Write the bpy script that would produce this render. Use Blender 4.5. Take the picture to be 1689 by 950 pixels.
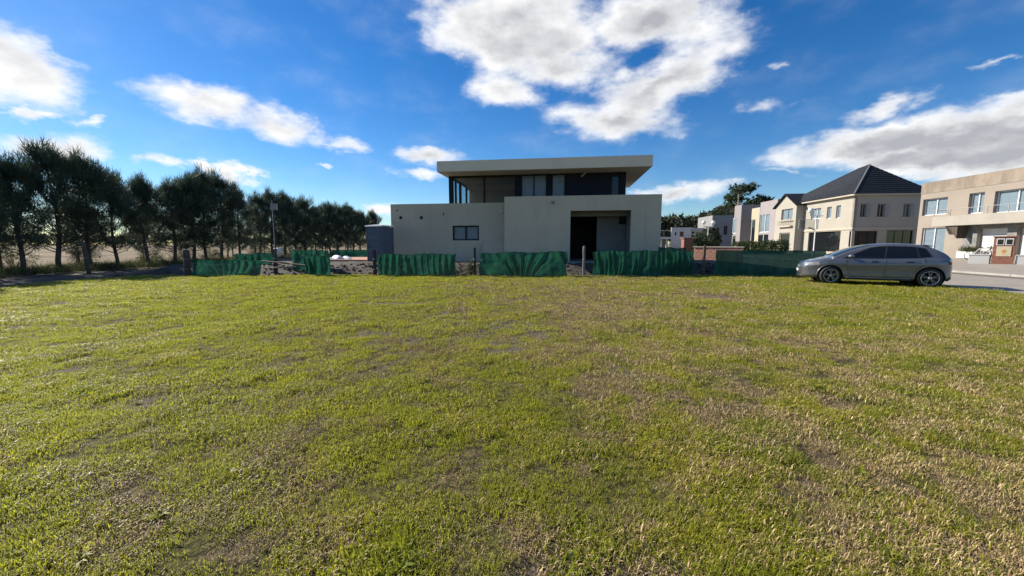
import bpy, math, random
import numpy as np
from mathutils import Vector, Matrix

R = math.radians
for o in list(bpy.data.objects):
    bpy.data.objects.remove(o)
SC = bpy.context.scene
COL = SC.collection

# ------------------------------------------------------------------ camera
F, CX, CY, EYE = 640.0, 844.5, 475.0, 1.40      # focal length in photo pixels, centre, eye height
PITCH = math.atan(72.0 / F)
cam_d = bpy.data.cameras.new('camera')
cam = bpy.data.objects.new('camera', cam_d)
COL.objects.link(cam)
cam_d.sensor_width = 36.0
cam_d.lens = F / 1689.0 * 36.0
cam_d.clip_start = 0.05
cam_d.clip_end = 8000
cam.location = (0, 0, EYE)
cam.rotation_euler = (math.pi / 2 - PITCH, 0, 0)
SC.camera = cam

# ------------------------------------------------------------------ sun, sky, exposure
SUN_EL, SUN_AZ = R(31.5), R(-63)                  # azimuth measured from +Y, towards +X positive
sd = bpy.data.lights.new('sun', 'SUN')
sd.energy = 5.0
sd.angle = R(0.53)
sd.color = (1.0, 0.91, 0.77)
sun = bpy.data.objects.new('sun', sd)
COL.objects.link(sun)
sun_dir = Vector((math.sin(SUN_AZ) * math.cos(SUN_EL), math.cos(SUN_AZ) * math.cos(SUN_EL), math.sin(SUN_EL)))
sun.rotation_euler = sun_dir.to_track_quat('Z', 'Y').to_euler()
sun.location = sun_dir * 60
SC.view_settings.view_transform = 'Standard'
SC.view_settings.look = 'None'
SC.view_settings.gamma = 1.0
SC.view_settings.exposure = 0.80
SC.view_settings.use_curve_mapping = False
SC.render.engine = 'CYCLES'
SC.render.resolution_x = 1024
SC.render.resolution_y = 576


def ray(px, py):
    cp, sp = math.cos(PITCH), math.sin(PITCH)
    a, b = px - CX, CY - py
    return Vector((a, F * cp + b * sp, -F * sp + b * cp))


def azel(px, py):
    d = ray(px, py).normalized()
    return math.atan2(d.x, d.y), math.asin(d.z)


def ground(px, py, z=0.0):
    d = ray(px, py)
    t = (z - EYE) / d.z
    return Vector((d.x * t, d.y * t, z))


def atY(px, py, Y):
    d = ray(px, py)
    t = Y / d.y
    return Vector((d.x * t, Y, EYE + d.z * t))


# ---- world: Nishita sky with cumulus
world = bpy.data.worlds.new('World')
SC.world = world
world.use_nodes = True
world.cycles.sampling_method = 'MANUAL'
world.cycles.sample_map_resolution = 512
wt = world.node_tree
for n in list(wt.nodes):
    wt.nodes.remove(n)


class NT:
    """tiny helper for wiring nodes"""
    def __init__(s, tree):
        s.t = tree

    def n(s, typ, **kw):
        nd = s.t.nodes.new(typ)
        for k, v in kw.items():
            if k[0] == '_':
                nd.inputs[int(k[1:])].default_value = v
            else:
                setattr(nd, k, v)
        return nd

    def l(s, a, b):
        s.t.links.new(a, b)

    def put(s, sock, v):
        if hasattr(v, 'links'):
            s.l(v, sock)
        else:
            sock.default_value = v

    def math(s, op, a, b=0.0, c=None, clamp=False):
        nd = s.n('ShaderNodeMath', operation=op, use_clamp=clamp)
        s.put(nd.inputs[0], a)
        s.put(nd.inputs[1], b)
        if c is not None:
            s.put(nd.inputs[2], c)
        return nd.outputs[0]

    def vm(s, op, a, b=(0, 0, 0)):
        nd = s.n('ShaderNodeVectorMath', operation=op)
        s.put(nd.inputs[0], a)
        s.put(nd.inputs[1], b)
        return nd.outputs['Value'] if op in ('LENGTH', 'DOT_PRODUCT', 'DISTANCE') else nd.outputs[0]

    def rng(s, v, a, b, c=0.0, d=1.0, smooth=True):
        nd = s.n('ShaderNodeMapRange', interpolation_type='SMOOTHSTEP' if smooth else 'LINEAR')
        s.put(nd.inputs[0], v)
        for i, q in enumerate((a, b, c, d)):
            s.put(nd.inputs[i + 1], q)
        return nd.outputs[0]

    def noise(s, vec, scale, detail=4, rough=0.55, col=False, dim='3D'):
        nd = s.n('ShaderNodeTexNoise', noise_dimensions=dim)
        s.l(vec, nd.inputs['Vector'])
        nd.inputs['Scale'].default_value = scale
        nd.inputs['Detail'].default_value = detail
        nd.inputs['Roughness'].default_value = rough
        return nd.outputs['Color' if col else 'Fac']

    def mix(s, f, a, b, blend='MIX'):
        nd = s.n('ShaderNodeMix', data_type='RGBA', blend_type=blend)
        s.put(nd.inputs[0], f)
        s.put(nd.inputs[6], a)
        s.put(nd.inputs[7], b)
        return nd.outputs[2]


W = NT(wt)
sky = W.n('ShaderNodeTexSky', sky_type='NISHITA', sun_disc=False)
sky.sun_elevation = SUN_EL
sky.sun_rotation = SUN_AZ
sky.altitude = 0
sky.air_density = 1.0
sky.dust_density = 0.1
sky.ozone_density = 1.6
tc = W.n('ShaderNodeTexCoord')
D = tc.outputs['Generated']
sx = W.n('ShaderNodeSeparateXYZ')
W.l(D, sx.inputs[0])
az = W.math('ARCTAN2', sx.outputs[0], sx.outputs[1])
el = W.math('ARCSINE', sx.outputs[2])
cb = W.n('ShaderNodeCombineXYZ')
W.l(az, cb.inputs[0])
W.l(el, cb.inputs[1])
P0 = cb.outputs[0]
# flattened direction so that the billows are wider than tall
Dn = W.vm('MULTIPLY', D, (1.0, 1.0, 1.9))
w1 = W.vm('SUBTRACT', W.noise(Dn, 5.0, 6, 0.6, col=True), (0.5, 0.5, 0.5))
w2 = W.vm('SUBTRACT', W.noise(Dn, 20.0, 5, 0.6, col=True), (0.5, 0.5, 0.5))
P1 = W.vm('ADD', P0, W.vm('MULTIPLY', w1, (0.16, 0.085, 0.0)))
P1 = W.vm('ADD', P1, W.vm('MULTIPLY', w2, (0.05, 0.032, 0.0)))
# cumulus banks seen in the sky: photo pixel of the centre, half length, half height, tilt, thickness
CLOUDS = [
    (48, 112, 140, 66, 22, 1.0), (60, 188, 52, 11, 2, .7), (150, 208, 48, 9, 2, .6),
    (330, 172, 110, 36, 10, .9), (450, 205, 105, 33, 16, .9), (560, 238, 66, 16, 10, .75),
    (100, 250, 120, 30, 3, .9), (275, 272, 38, 12, 0, .7), (335, 280, 28, 13, 0, .8), (388, 290, 34, 17, 5, .8),
    (525, 272, 15, 5, 0, .6), (700, 262, 75, 20, 4, .9), (690, 290, 62, 12, 4, .8), (640, 341, 50, 10, 0, .8),
    (850, 50, 150, 90, 8, 1.4), (1090, 30, 150, 66, -5, 1.15), (1095, 138, 165, 56, -28, 1.05),
    (835, 150, 85, 34, 12, .85), (1020, 195, 120, 38, 2, .9), (925, 110, 95, 45, 0, 1.0),
    (1282, 100, 20, 10, -20, .38), (1258, 178, 40, 14, 0, .40), (1310, 283, 60, 7, 2, .5),
    (1480, 232, 250, 40, -7, 1.3), (1640, 232, 180, 66, -4, 1.6), (1465, 175, 90, 24, -17, .9),
    (1560, 264, 200, 38, 2, 1.35), (1665, 105, 50, 11, 0, .6), (1120, 320, 85, 20, -2, .9), (1690, 300, 120, 25, 0, .7)]
acc = None
for (px, py, hw, hh, tilt, th) in CLOUDS:
    a0, e0 = azel(px, py)
    ct, st = math.cos(R(tilt)), math.sin(R(tilt))
    a1, e1 = azel(px + hw * ct, py + hw * st)
    a2, e2 = azel(px - hw * ct, py - hw * st)
    b1 = azel(px - hh * st, py + hh * ct)
    b2 = azel(px + hh * st, py - hh * ct)
    mp = W.n('ShaderNodeMapping', vector_type='TEXTURE')
    W.l(P1, mp.inputs[0])
    mp.inputs['Location'].default_value = (a0, e0, 0)
    mp.inputs['Rotation'].default_value = (0, 0, math.atan2(e1 - e2, a1 - a2))
    mp.inputs['Scale'].default_value = (math.hypot(a1 - a2, e1 - e2) / 2, math.hypot(b1[0] - b2[0], b1[1] - b2[1]) / 2, 1)
    ln = W.vm('LENGTH', mp.outputs[0])
    v = W.rng(ln, 1.25, 0.0, 0.0, th * 1.25, smooth=False)
    acc = v if acc is None else W.math('SMOOTH_MAX', acc, v, 0.15)
# the same kind of cumulus goes on all round and overhead
gen = W.rng(W.noise(Dn, 1.9, 5, 0.55), 0.53, 0.70, 0.0, 1.0)
side = W.math('MAXIMUM', W.rng(W.math('ABSOLUTE', az), 0.98, 1.15), W.rng(el, 0.62, 0.75))
acc = W.math('MAXIMUM', acc, W.math('MULTIPLY', gen, side))
fine = W.noise(Dn, 9.0, 7, 0.56)
dens = W.math('ADD', acc, W.math('MULTIPLY', W.math('MULTIPLY', W.math('SUBTRACT', fine, 0.52), 1.75), W.rng(acc, 0.0, 0.30)))
alpha = W.rng(dens, 0.04, 0.92)
alpha = W.math('MULTIPLY', alpha, W.rng(el, 0.0, 0.05))
# thick middles are greyer, the side towards the sun is whiter
off = tuple(0.035 * q for q in (sun_dir.x, sun_dir.y, sun_dir.z * 1.9))
fine2 = W.noise(W.vm('ADD', Dn, off), 9.0, 4, 0.56)
lit = W.math('SUBTRACT', fine, fine2)
sunward = W.rng(W.vm('DOT_PRODUCT', D, tuple(sun_dir)), 0.2, 0.9)
thick = W.rng(dens, 0.50, 1.35)
thick = W.math('MULTIPLY', thick, W.math('SUBTRACT', 1.0, W.math('MULTIPLY', sunward, 0.55)))
shade = W.math('ADD', thick, W.math('MULTIPLY', lit, -1.6), clamp=True)
ccol = W.mix(shade, (8.0, 8.0, 8.0, 1), (3.5, 3.6, 3.9, 1))
hs = W.n('ShaderNodeHueSaturation')
hs.inputs['Saturation'].default_value = 1.42
hs.inputs['Value'].default_value = 1.0
W.l(sky.outputs[0], hs.inputs['Color'])
blue = W.mix(1.0, hs.outputs[0], (0.66, 0.80, 0.98, 1), 'MULTIPLY')
out_col = W.mix(alpha, blue, ccol)
bg = W.n('ShaderNodeBackground')
bg.inputs[1].default_value = 0.077
W.l(out_col, bg.inputs[0])
wo = W.n('ShaderNodeOutputWorld')
W.l(bg.outputs[0], wo.inputs[0])

# ------------------------------------------------------------------ helpers
random.seed(7)
rs = np.random.RandomState(11)


def tag(o, label=None, cat=None, group=None, kind=None):
    if label: o['label'] = label
    if cat: o['category'] = cat
    if group: o['group'] = group
    if kind: o['kind'] = kind
    return o


def empty(name, loc, rz=0.0, label=None, cat=None, group=None):
    o = bpy.data.objects.new(name, None)
    COL.objects.link(o)
    o.location = loc
    o.rotation_euler = (0, 0, rz)
    o.empty_display_size = 0.2
    return tag(o, label, cat, group)


def copy_tree(o, parent=None):
    c = o.copy()
    COL.objects.link(c)
    c.parent = parent
    for ch in list(o.children):
        copy_tree(ch, c)
    return c


class MB:
    def __init__(s):
        s.v, s.f = [], []

    def add(s, vs, fs):
        b = len(s.v)
        s.v += [tuple(q) for q in vs]
        s.f += [tuple(b + i for i in f) for f in fs]
        return s

    def box(s, x0, x1, y0, y1, z0, z1):
        return s.add([(x0, y0, z0), (x1, y0, z0), (x1, y1, z0), (x0, y1, z0), (x0, y0, z1), (x1, y0, z1), (x1, y1, z1), (x0, y1, z1)],
                     [(0, 3, 2, 1), (4, 5, 6, 7), (0, 1, 5, 4), (1, 2, 6, 5), (2, 3, 7, 6), (3, 0, 4, 7)])

    def prism(s, pts, ax, a, b):
        """pts: 2D outline; extruded along axis ax from a to b"""
        def mk(p, t):
            return (t, p[0], p[1]) if ax == 0 else (p[0], t, p[1]) if ax == 1 else (p[0], p[1], t)
        n = len(pts)
        return s.add([mk(p, a) for p in pts] + [mk(p, b) for p in pts],
                     [tuple(range(n)), tuple(range(2 * n - 1, n - 1, -1))] + [(i, (i + 1) % n + 0, (i + 1) % n + n, i + n) for i in range(n)])

    def tube(s, pts, rad, seg=8, cap=True):
        pts = [Vector(p) for p in pts]
        if not hasattr(rad, '__len__'):
            rad = [rad] * len(pts)
        b = len(s.v)
        for i, p in enumerate(pts):
            d = (pts[min(i + 1, len(pts) - 1)] - pts[max(i - 1, 0)]).normalized()
            a = d.cross(Vector((0, 0, 1)) if abs(d.z) < .9 else Vector((1, 0, 0))).normalized()
            c = d.cross(a)
            for k in range(seg):
                t = 2 * math.pi * k / seg
                s.v.append(tuple(p + (a * math.cos(t) + c * math.sin(t)) * rad[i]))
        for i in range(len(pts) - 1):
            for k in range(seg):
                k2 = (k + 1) % seg
                s.f.append((b + i * seg + k, b + i * seg + k2, b + (i + 1) * seg + k2, b + (i + 1) * seg + k))
        if cap:
            s.f.append(tuple(b + k for k in range(seg)))
            e = b + (len(pts) - 1) * seg
            s.f.append(tuple(e + k for k in range(seg - 1, -1, -1)))
        return s

    def ball(s, c, r, seg=12, rings=8, sz=1.0):
        b = len(s.v)
        for i in range(rings + 1):
            th = math.pi * i / rings
            for k in range(seg):
                t = 2 * math.pi * k / seg
                s.v.append((c[0] + r * math.sin(th) * math.cos(t), c[1] + r * math.sin(th) * math.sin(t), c[2] + r * sz * math.cos(th)))
        for i in range(rings):
            for k in range(seg):
                k2 = (k + 1) % seg
                s.f.append((b + i * seg + k, b + i * seg + k2, b + (i + 1) * seg + k2, b + (i + 1) * seg + k))
        return s

    def lathe(s, prof, ax='y', seg=28, c=(0, 0, 0)):
        b = len(s.v)
        n = len(prof)
        for k in range(seg):
            t = 2 * math.pi * k / seg
            for r, h in prof:
                q = (r * math.cos(t), h, r * math.sin(t)) if ax == 'y' else (r * math.cos(t), r * math.sin(t), h)
                s.v.append((c[0] + q[0], c[1] + q[1], c[2] + q[2]))
        for k in range(seg):
            k2 = (k + 1) % seg
            for i in range(n - 1):
                s.f.append((b + k * n + i, b + k2 * n + i, b + k2 * n + i + 1, b + k * n + i + 1))
        return s

    def grid(s, fn, nu, nv):
        b = len(s.v)
        for i in range(nu + 1):
            for j in range(nv + 1):
                s.v.append(tuple(fn(i / nu, j / nv)))
        for i in range(nu):
            for j in range(nv):
                a = b + i * (nv + 1) + j
                s.f.append((a, a + nv + 1, a + nv + 2, a + 1))
        return s

    def build(s, name, mat, parent=None, smooth=False, bevel=0.0, recalc=True):
        me = bpy.data.meshes.new(name)
        me.from_pydata(s.v, [], s.f)
        me.update()
        if recalc:
            import bmesh
            bm = bmesh.new()
            bm.from_mesh(me)
            bmesh.ops.recalc_face_normals(bm, faces=bm.faces)
            bm.to_mesh(me)
            bm.free()
        if mat:
            me.materials.append(mat)
        if smooth:
            me.polygons.foreach_set('use_smooth', [True] * len(me.polygons))
        o = bpy.data.objects.new(name, me)
        COL.objects.link(o)
        if parent is not None:
            o.parent = parent
        if bevel:
            m = o.modifiers.new('bevel', 'BEVEL')
            m.width = bevel
            m.segments = 2
            m.limit_method = 'ANGLE'
        return o


class Fr:
    """a building's own axes: u along the front, v into the building, z up"""
    def __init__(s, x, y, r):
        s.O, s.r = Vector((x, y, 0)), r
        s.m = Matrix.Rotation(r, 3, 'Z')

    def loc(s, p):
        return s.m.transposed() @ (Vector(p) - s.O)

    def wld(s, p):
        return s.m @ Vector(p) + s.O

    def hit(s, px, py, ax=1, val=0.0):
        o = s.loc((0, 0, EYE))
        d = s.m.transposed() @ ray(px, py)
        return o + d * ((val - o[ax]) / d[ax])

    def rect(s, x0, y0, x1, y1, ax=1, val=0.0):
        """photo rectangle -> (low, high, z low, z high) on the plane"""
        k = 0 if ax == 1 else 1
        ym = (y0 + y1) / 2
        a, b = s.hit(x0, ym, ax, val)[k], s.hit(x1, ym, ax, val)[k]
        xm = (x0 + x1) / 2
        return (min(a, b), max(a, b), s.hit(xm, y1, ax, val).z, s.hit(xm, y0, ax, val).z)


def wall(mb, o, ud, nd, w, z0, z1, th, opens=()):
    """upright wall sheet with thickness; o = start point, ud = run direction, nd = direction of thickness;
    opens = (u0,u1,z0,z1)"""
    o, ud, nd = Vector(o), Vector(ud), Vector(nd)
    us = sorted({0.0, w} | {min(max(q, 0), w) for p in opens for q in p[:2]})
    zs = sorted({z0, z1} | {min(max(q, z0), z1) for p in opens for q in p[2:]})

    def solid(i, j):
        if i < 0 or j < 0 or i >= len(us) - 1 or j >= len(zs) - 1:
            return False
        cu, cz = (us[i] + us[i + 1]) / 2, (zs[j] + zs[j + 1]) / 2
        return not any(p[0] < cu < p[1] and p[2] < cz < p[3] for p in opens)

    def pt(u, z, t):
        q = o + ud * u + nd * t
        return (q.x, q.y, o.z + z)
    for i in range(len(us) - 1):
        for j in range(len(zs) - 1):
            if not solid(i, j):
                continue
            a, b, c, d = us[i], us[i + 1], zs[j], zs[j + 1]
            mb.add([pt(a, c, 0), pt(b, c, 0), pt(b, d, 0), pt(a, d, 0)], [(0, 1, 2, 3)])
            mb.add([pt(a, c, th), pt(b, c, th), pt(b, d, th), pt(a, d, th)], [(3, 2, 1, 0)])
            for (ii, jj, q) in ((i - 1, j, ((a, c), (a, d))), (i + 1, j, ((b, c), (b, d))), (i, j - 1, ((a, c), (b, c))), (i, j + 1, ((a, d), (b, d)))):
                if not solid(ii, jj):
                    mb.add([pt(*q[0], 0), pt(*q[1], 0), pt(*q[1], th), pt(*q[0], th)], [(0, 1, 2, 3)])
    return mb


# ------------------------------------------------------------------ materials
def newmat(name):
    m = bpy.data.materials.new(name)
    m.use_nodes = True
    t = m.node_tree
    b = t.nodes['Principled BSDF']
    return m, NT(t), b


def pmat(name, c1, c2=None, scale=3.0, rough=0.7, bump=0.0, bscale=None, metal=0.0, spec=None, coat=0.0, streak=None, detail=6):
    m, N, b = newmat(name)
    b.inputs['Roughness'].default_value = rough
    b.inputs['Metallic'].default_value = metal
    if spec is not None:
        b.inputs['Specular IOR Level'].default_value = spec
    b.inputs['Coat Weight'].default_value = coat
    b.inputs['Coat Roughness'].default_value = 0.05
    co = N.n('ShaderNodeTexCoord').outputs['Object']
    if c2 is None:
        c2 = tuple(q * 0.86 for q in c1)
    vec = co
    if streak:
        vec = N.vm('MULTIPLY', co, (1, 1, streak))
    nz = N.noise(vec, scale, detail, 0.6)
    f = N.rng(nz, 0.33, 0.68)
    N.l(N.mix(f, (*c1, 1), (*c2, 1)), b.inputs['Base Color'])
    if bump:
        bp = N.n('ShaderNodeBump')
        bp.inputs['Strength'].default_value = bump
        bp.inputs['Distance'].default_value = 0.02
        N.l(N.noise(co, bscale or scale * 8, 5, 0.65), bp.inputs['Height'])
        N.l(bp.outputs[0], b.inputs['Normal'])
    return m


M = {}
m, N, b = newmat('grey stucco')
co = N.n('ShaderNodeTexCoord').outputs['Object']
c = N.mix(N.rng(N.noise(co, .6, 5, .6), .35, .65), (.55, .475, .35, 1), (.49, .425, .318, 1))
drip = N.rng(N.noise(N.vm('MULTIPLY', co, (2.2, 2.2, .16)), 1.6, 6, .7), .52, .74)
c = N.mix(N.math('MULTIPLY', drip, .38), c, (.29, .262, .215, 1))
c = N.mix(N.math('MULTIPLY', N.rng(N.noise(co, 4.5, 5, .7), .5, .75), .22), c, (.56, .51, .42, 1))
N.l(c, b.inputs['Base Color'])
b.inputs['Roughness'].default_value = .88
b.inputs['Specular IOR Level'].default_value = .2
bp = N.n('ShaderNodeBump')
bp.inputs['Strength'].default_value = .35
bp.inputs['Distance'].default_value = .02
N.l(N.math('ADD', N.noise(co, 50, 5, .65), N.math('MULTIPLY', N.noise(co, 1.5, 3, .5), 2.0)), bp.inputs['Height'])
N.l(bp.outputs[0], b.inputs['Normal'])
M['stucco'] = m
M['stucco_roof'] = pmat('roof fascia stucco', (.70, .61, .46), (.65, .565, .43), .8, .8, .15, 60)
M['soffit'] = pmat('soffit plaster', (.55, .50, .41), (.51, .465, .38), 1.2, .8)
M['dark_clad'] = pmat('blue black cladding', (.009, .013, .024), (.013, .017, .028), 2, .55, spec=.12)
M['black_metal'] = pmat('black aluminium', (.010, .011, .012), None, 4, .5, spec=.2)
M['int_brown'] = pmat('raw plaster', (.60, .455, .32), (.52, .395, .28), 1.5, .85, .2)
M['int_ceiling'] = pmat('raw ceiling', (.50, .41, .31), (.44, .365, .28), 1.0, .8)
M['int_grey'] = pmat('grey render', (.23, .235, .23), (.19, .195, .195), 1.0, .85)
M['concrete'] = pmat('concrete', (.36, .34, .31), (.27, .255, .235), 1.4, .85, .3, 30)
M['membrane'] = pmat('roof membrane', (.3, .3, .29), None, 2, .8)
M['curtain_reflection'] = pmat('curtain and reflection tone', (.62, .68, .74), (.52, .58, .64), 3, .5)  # pale tone for curtains and for reflections put into colour
M['white_paint'] = pmat('white paint', (.60, .60, .58), (.55, .55, .535), 2, .5)
M['white_render'] = pmat('white render', (.50, .50, .49), (.44, .44, .43), .6, .8)
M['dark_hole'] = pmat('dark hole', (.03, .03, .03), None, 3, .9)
M['cream'] = pmat('cream render', (.36, .335, .285), (.325, .302, .256), .5, .85, .12, 40)
M['cream_trim'] = pmat('cream moulding', (.43, .39, .315), (.39, .355, .288), 1, .8)
M['slate'] = pmat('dark roof tile', (.013, .015, .019), (.026, .028, .034), 5, .6, .4, 22, spec=.2)
M['slate_edge'] = pmat('roof ridge tile', (.16, .16, .17), (.12, .12, .13), 4, .6)
M['beige'] = pmat('beige render', (.285, .245, .205), (.25, .215, .18), .45, .85, .15, 40)
M['beige_dirty'] = pmat('weathered parapet', (.28, .23, .182), (.175, .145, .115), 1.1, .9, .2, 40, streak=.35)
M['stone_clad'] = pmat('grey stone cladding', (.22, .22, .21), (.13, .135, .135), 3.2, .8, .8, 9)
M['lilac'] = pmat('lilac grey render', (.29, .262, .272), (.26, .235, .245), .5, .85)
M['purple'] = pmat('mauve grey render', (.25, .23, .235), (.225, .207, .21), .5, .85)
M['grey_render'] = pmat('mid grey render', (.24, .25, .25), (.21, .22, .22), .6, .85)
M['yellow_render'] = pmat('pale yellow render', (.40, .36, .26), (.36, .325, .235), .6, .85)
M['frame_grey'] = pmat('grey window frame', (.26, .26, .26), None, 3, .5)
M['frame_white'] = pmat('white window frame', (.7, .7, .7), None, 3, .45)
M['brick'] = pmat('red brick', (.27, .115, .08), (.20, .088, .062), 5, .85, .5, 18)
M['salmon'] = pmat('salmon brick', (.47, .25, .18), (.39, .20, .145), 4, .85, .5, 14)
M['terracotta'] = pmat('clay tiles', (.38, .20, .13), None, 5, .8)
M['wood_post'] = pmat('weathered wood', (.10, .078, .06), (.055, .044, .035), 7, .9, .7, 22, streak=.12)
M['wood_pale'] = pmat('pale timber', (.26, .22, .175), (.19, .16, .13), 6, .85, .5, 20, streak=.12)
M['dark_post'] = pmat('tarred post', (.028, .026, .024), (.045, .041, .038), 7, .85, .5, 20)
M['grey_post'] = pmat('grey concrete post', (.17, .17, .165), (.13, .13, .125), 6, .9, .4, 20)
M['bark'] = pmat('dark bark', (.085, .068, .054), (.045, .037, .03), 7, .9, .8, 14, streak=.25)
M['gum_bark'] = pmat('pale bark', (.30, .26, .21), (.2, .17, .14), 4, .85)
M['toilet'] = pmat('blue grey plastic', (.105, .125, .165), (.09, .11, .148), 2, .45)
M['toilet_roof'] = pmat('translucent white plastic', (.68, .70, .70), (.62, .64, .64), 2, .5)
M['galv'] = pmat('galvanised steel', (.42, .43, .43), (.34, .35, .35), 6, .45, metal=.6)
M['plastic_white'] = pmat('white plastic sheet', (.66, .67, .68), (.55, .56, .58), 5, .4, .5, 9)
M['bin'] = pmat('dark bin plastic', (.05, .055, .055), None, 5, .5)
M['rubber'] = pmat('rubber', (.018, .018, .018), (.026, .026, .026), 9, .8)
M['alloy'] = pmat('alloy', (.52, .53, .55), None, 6, .28, metal=.9)
M['wheel_grey'] = pmat('grey alloy', (.20, .205, .21), None, 6, .35, metal=.8)
M['chrome'] = pmat('chrome', (.75, .75, .76), None, 6, .12, metal=1.0)
M['black_plastic'] = pmat('black plastic', (.016, .016, .017), None, 6, .5)
M['yellow_sign'] = pmat('cream yellow plate', (.58, .50, .34), None, 5, .6)
M['red_mark'] = pmat('orange print', (.62, .26, .04), None, 5, .6)
M['leaf_bush'] = pmat('clipped bush leaf', (.030, .055, .018), (.055, .085, .028), 14, .6)


def glass(name, tint, refl_rough=0.03, see=0.5, base=(.02, .025, .03)):
    m, N, b = newmat(name)
    N.t.nodes.remove(b)
    out = [n for n in N.t.nodes if n.type == 'OUTPUT_MATERIAL'][0]
    tr = N.n('ShaderNodeBsdfTransparent')
    tr.inputs[0].default_value = (*tint, 1)
    pr = N.n('ShaderNodeBsdfPrincipled')
    pr.inputs['Base Color'].default_value = (*base, 1)
    pr.inputs['Roughness'].default_value = refl_rough
    pr.inputs['Specular IOR Level'].default_value = .6
    mx = N.n('ShaderNodeMixShader')
    mx.inputs[0].default_value = see
    N.l(pr.outputs[0], mx.inputs[1])
    N.l(tr.outputs[0], mx.inputs[2])
    N.l(mx.outputs[0], out.inputs[0])
    return m


M['glass_clear'] = glass('clear glazing', (.92, .95, .95), .01, .85)
M['glass_house'] = glass('window glass', (.9, .94, .96), .04, .78, (.05, .06, .07))
M['glass_dark'] = glass('dark window glass', (.3, .32, .33), .02, .15, (.012, .015, .018))
M['glass_car'] = glass('car glass', (.25, .28, .28), .02, .12, (.008, .010, .012))
M['glass_lamp'] = glass('lamp lens', (.9, .9, .9), .05, .35, (.5, .52, .55))

# car paint: grey metallic with flake
m, N, b = newmat('grey metallic paint')
b.inputs['Base Color'].default_value = (.15, .155, .172, 1)
b.inputs['Metallic'].default_value = .55
b.inputs['Roughness'].default_value = .33
b.inputs['Coat Weight'].default_value = 1.0
b.inputs['Coat Roughness'].default_value = .04
M['paint'] = m


def leafmat(name, c1, c2, trans=.25, scale=1.5, rough=.55):
    m, N, b = newmat(name)
    out = [n for n in N.t.nodes if n.type == 'OUTPUT_MATERIAL'][0]
    g = N.n('ShaderNodeNewGeometry')
    f = N.rng(N.noise(g.outputs['Position'], scale, 3, .6), .35, .65)
    rnd = g.outputs['Random Per Island']
    f = N.math('ADD', N.math('MULTIPLY', f, .6), N.math('MULTIPLY', rnd, .4))
    c = N.mix(f, (*c1, 1), (*c2, 1))
    N.l(c, b.inputs['Base Color'])
    b.inputs['Roughness'].default_value = rough
    b.inputs['Specular IOR Level'].default_value = .25
    tl = N.n('ShaderNodeBsdfTranslucent')
    N.l(c, tl.inputs[0])
    mx = N.n('ShaderNodeMixShader')
    mx.inputs[0].default_value = trans
    N.l(b.outputs[0], mx.inputs[1])
    N.l(tl.outputs[0], mx.inputs[2])
    N.l(mx.outputs[0], out.inputs[0])
    return m


M['needle'] = leafmat('casuarina needles', (.040, .064, .044), (.085, .115, .07), .28)
M['gum_leaf'] = leafmat('gum leaves', (.028, .045, .022), (.065, .09, .04), .2, .6)
M['far_leaf'] = leafmat('far tree leaves', (.032, .044, .026), (.075, .085, .05), .15, .15)
M['bare_twig'] = leafmat('bare twigs', (.13, .10, .085), (.19, .15, .12), .1, .3)
M['scrub'] = leafmat('dry scrub', (.10, .08, .055), (.17, .135, .09), .2, 1.0)
M['weed'] = leafmat('verge weeds', (.035, .06, .018), (.12, .115, .05), .3, 1.0)
M['hedge'] = leafmat('clipped leaves', (.035, .06, .022), (.07, .10, .035), .2, 2)

# shade netting
m, N, b = newmat('green shade netting')
out = [n for n in N.t.nodes if n.type == 'OUTPUT_MATERIAL'][0]
co = N.n('ShaderNodeTexCoord').outputs['Object']
c = N.mix(N.rng(N.noise(N.vm('MULTIPLY', co, (1, 1, .4)), 3.0, 5, .6), .35, .7), (.012, .078, .048, 1), (.021, .118, .074, 1))
N.l(c, b.inputs['Base Color'])
b.inputs['Roughness'].default_value = .6
b.inputs['Specular IOR Level'].default_value = .3
tl = N.n('ShaderNodeBsdfTranslucent')
N.l(c, tl.inputs[0])
tp = N.n('ShaderNodeBsdfTransparent')
tp.inputs[0].default_value = (.5, .8, .72, 1)
mx = N.n('ShaderNodeMixShader')
mx.inputs[0].default_value = .33
N.l(b.outputs[0], mx.inputs[1])
N.l(tl.outputs[0], mx.inputs[2])
mx2 = N.n('ShaderNodeMixShader')
mx2.inputs[0].default_value = .07
N.l(mx.outputs[0], mx2.inputs[1])
N.l(tp.outputs[0], mx2.inputs[2])
N.l(mx2.outputs[0], out.inputs[0])
M['net'] = m


# ------------------------------------------------------------------ noise fields for the lawn
class VN:
    def __init__(s, seed):
        s.g = np.random.RandomState(seed).rand(256, 256)

    def one(s, x, y):
        xi, yi = np.floor(x).astype(int), np.floor(y).astype(int)
        fx, fy = x - xi, y - yi
        fx, fy = fx * fx * (3 - 2 * fx), fy * fy * (3 - 2 * fy)
        g = lambda a, b: s.g[a % 256, b % 256]
        return (g(xi, yi) * (1 - fx) + g(xi + 1, yi) * fx) * (1 - fy) + (g(xi, yi + 1) * (1 - fx) + g(xi + 1, yi + 1) * fx) * fy

    def fbm(s, x, y, freq, oct=4):
        a, t, n = 1.0, 0.0, 0.0
        for k in range(oct):
            t = t + a * s.one(x * freq + 17.3 * k, y * freq - 9.1 * k)
            n += a
            a *= .55
            freq *= 2.03
        return t / n


vn1, vn2, vn3, vn4 = VN(1), VN(2), VN(3), VN(4)


def sst(x, a, b):
    t = np.clip((x - a) / (b - a), 0, 1)
    return t * t * (3 - 2 * t)


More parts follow.
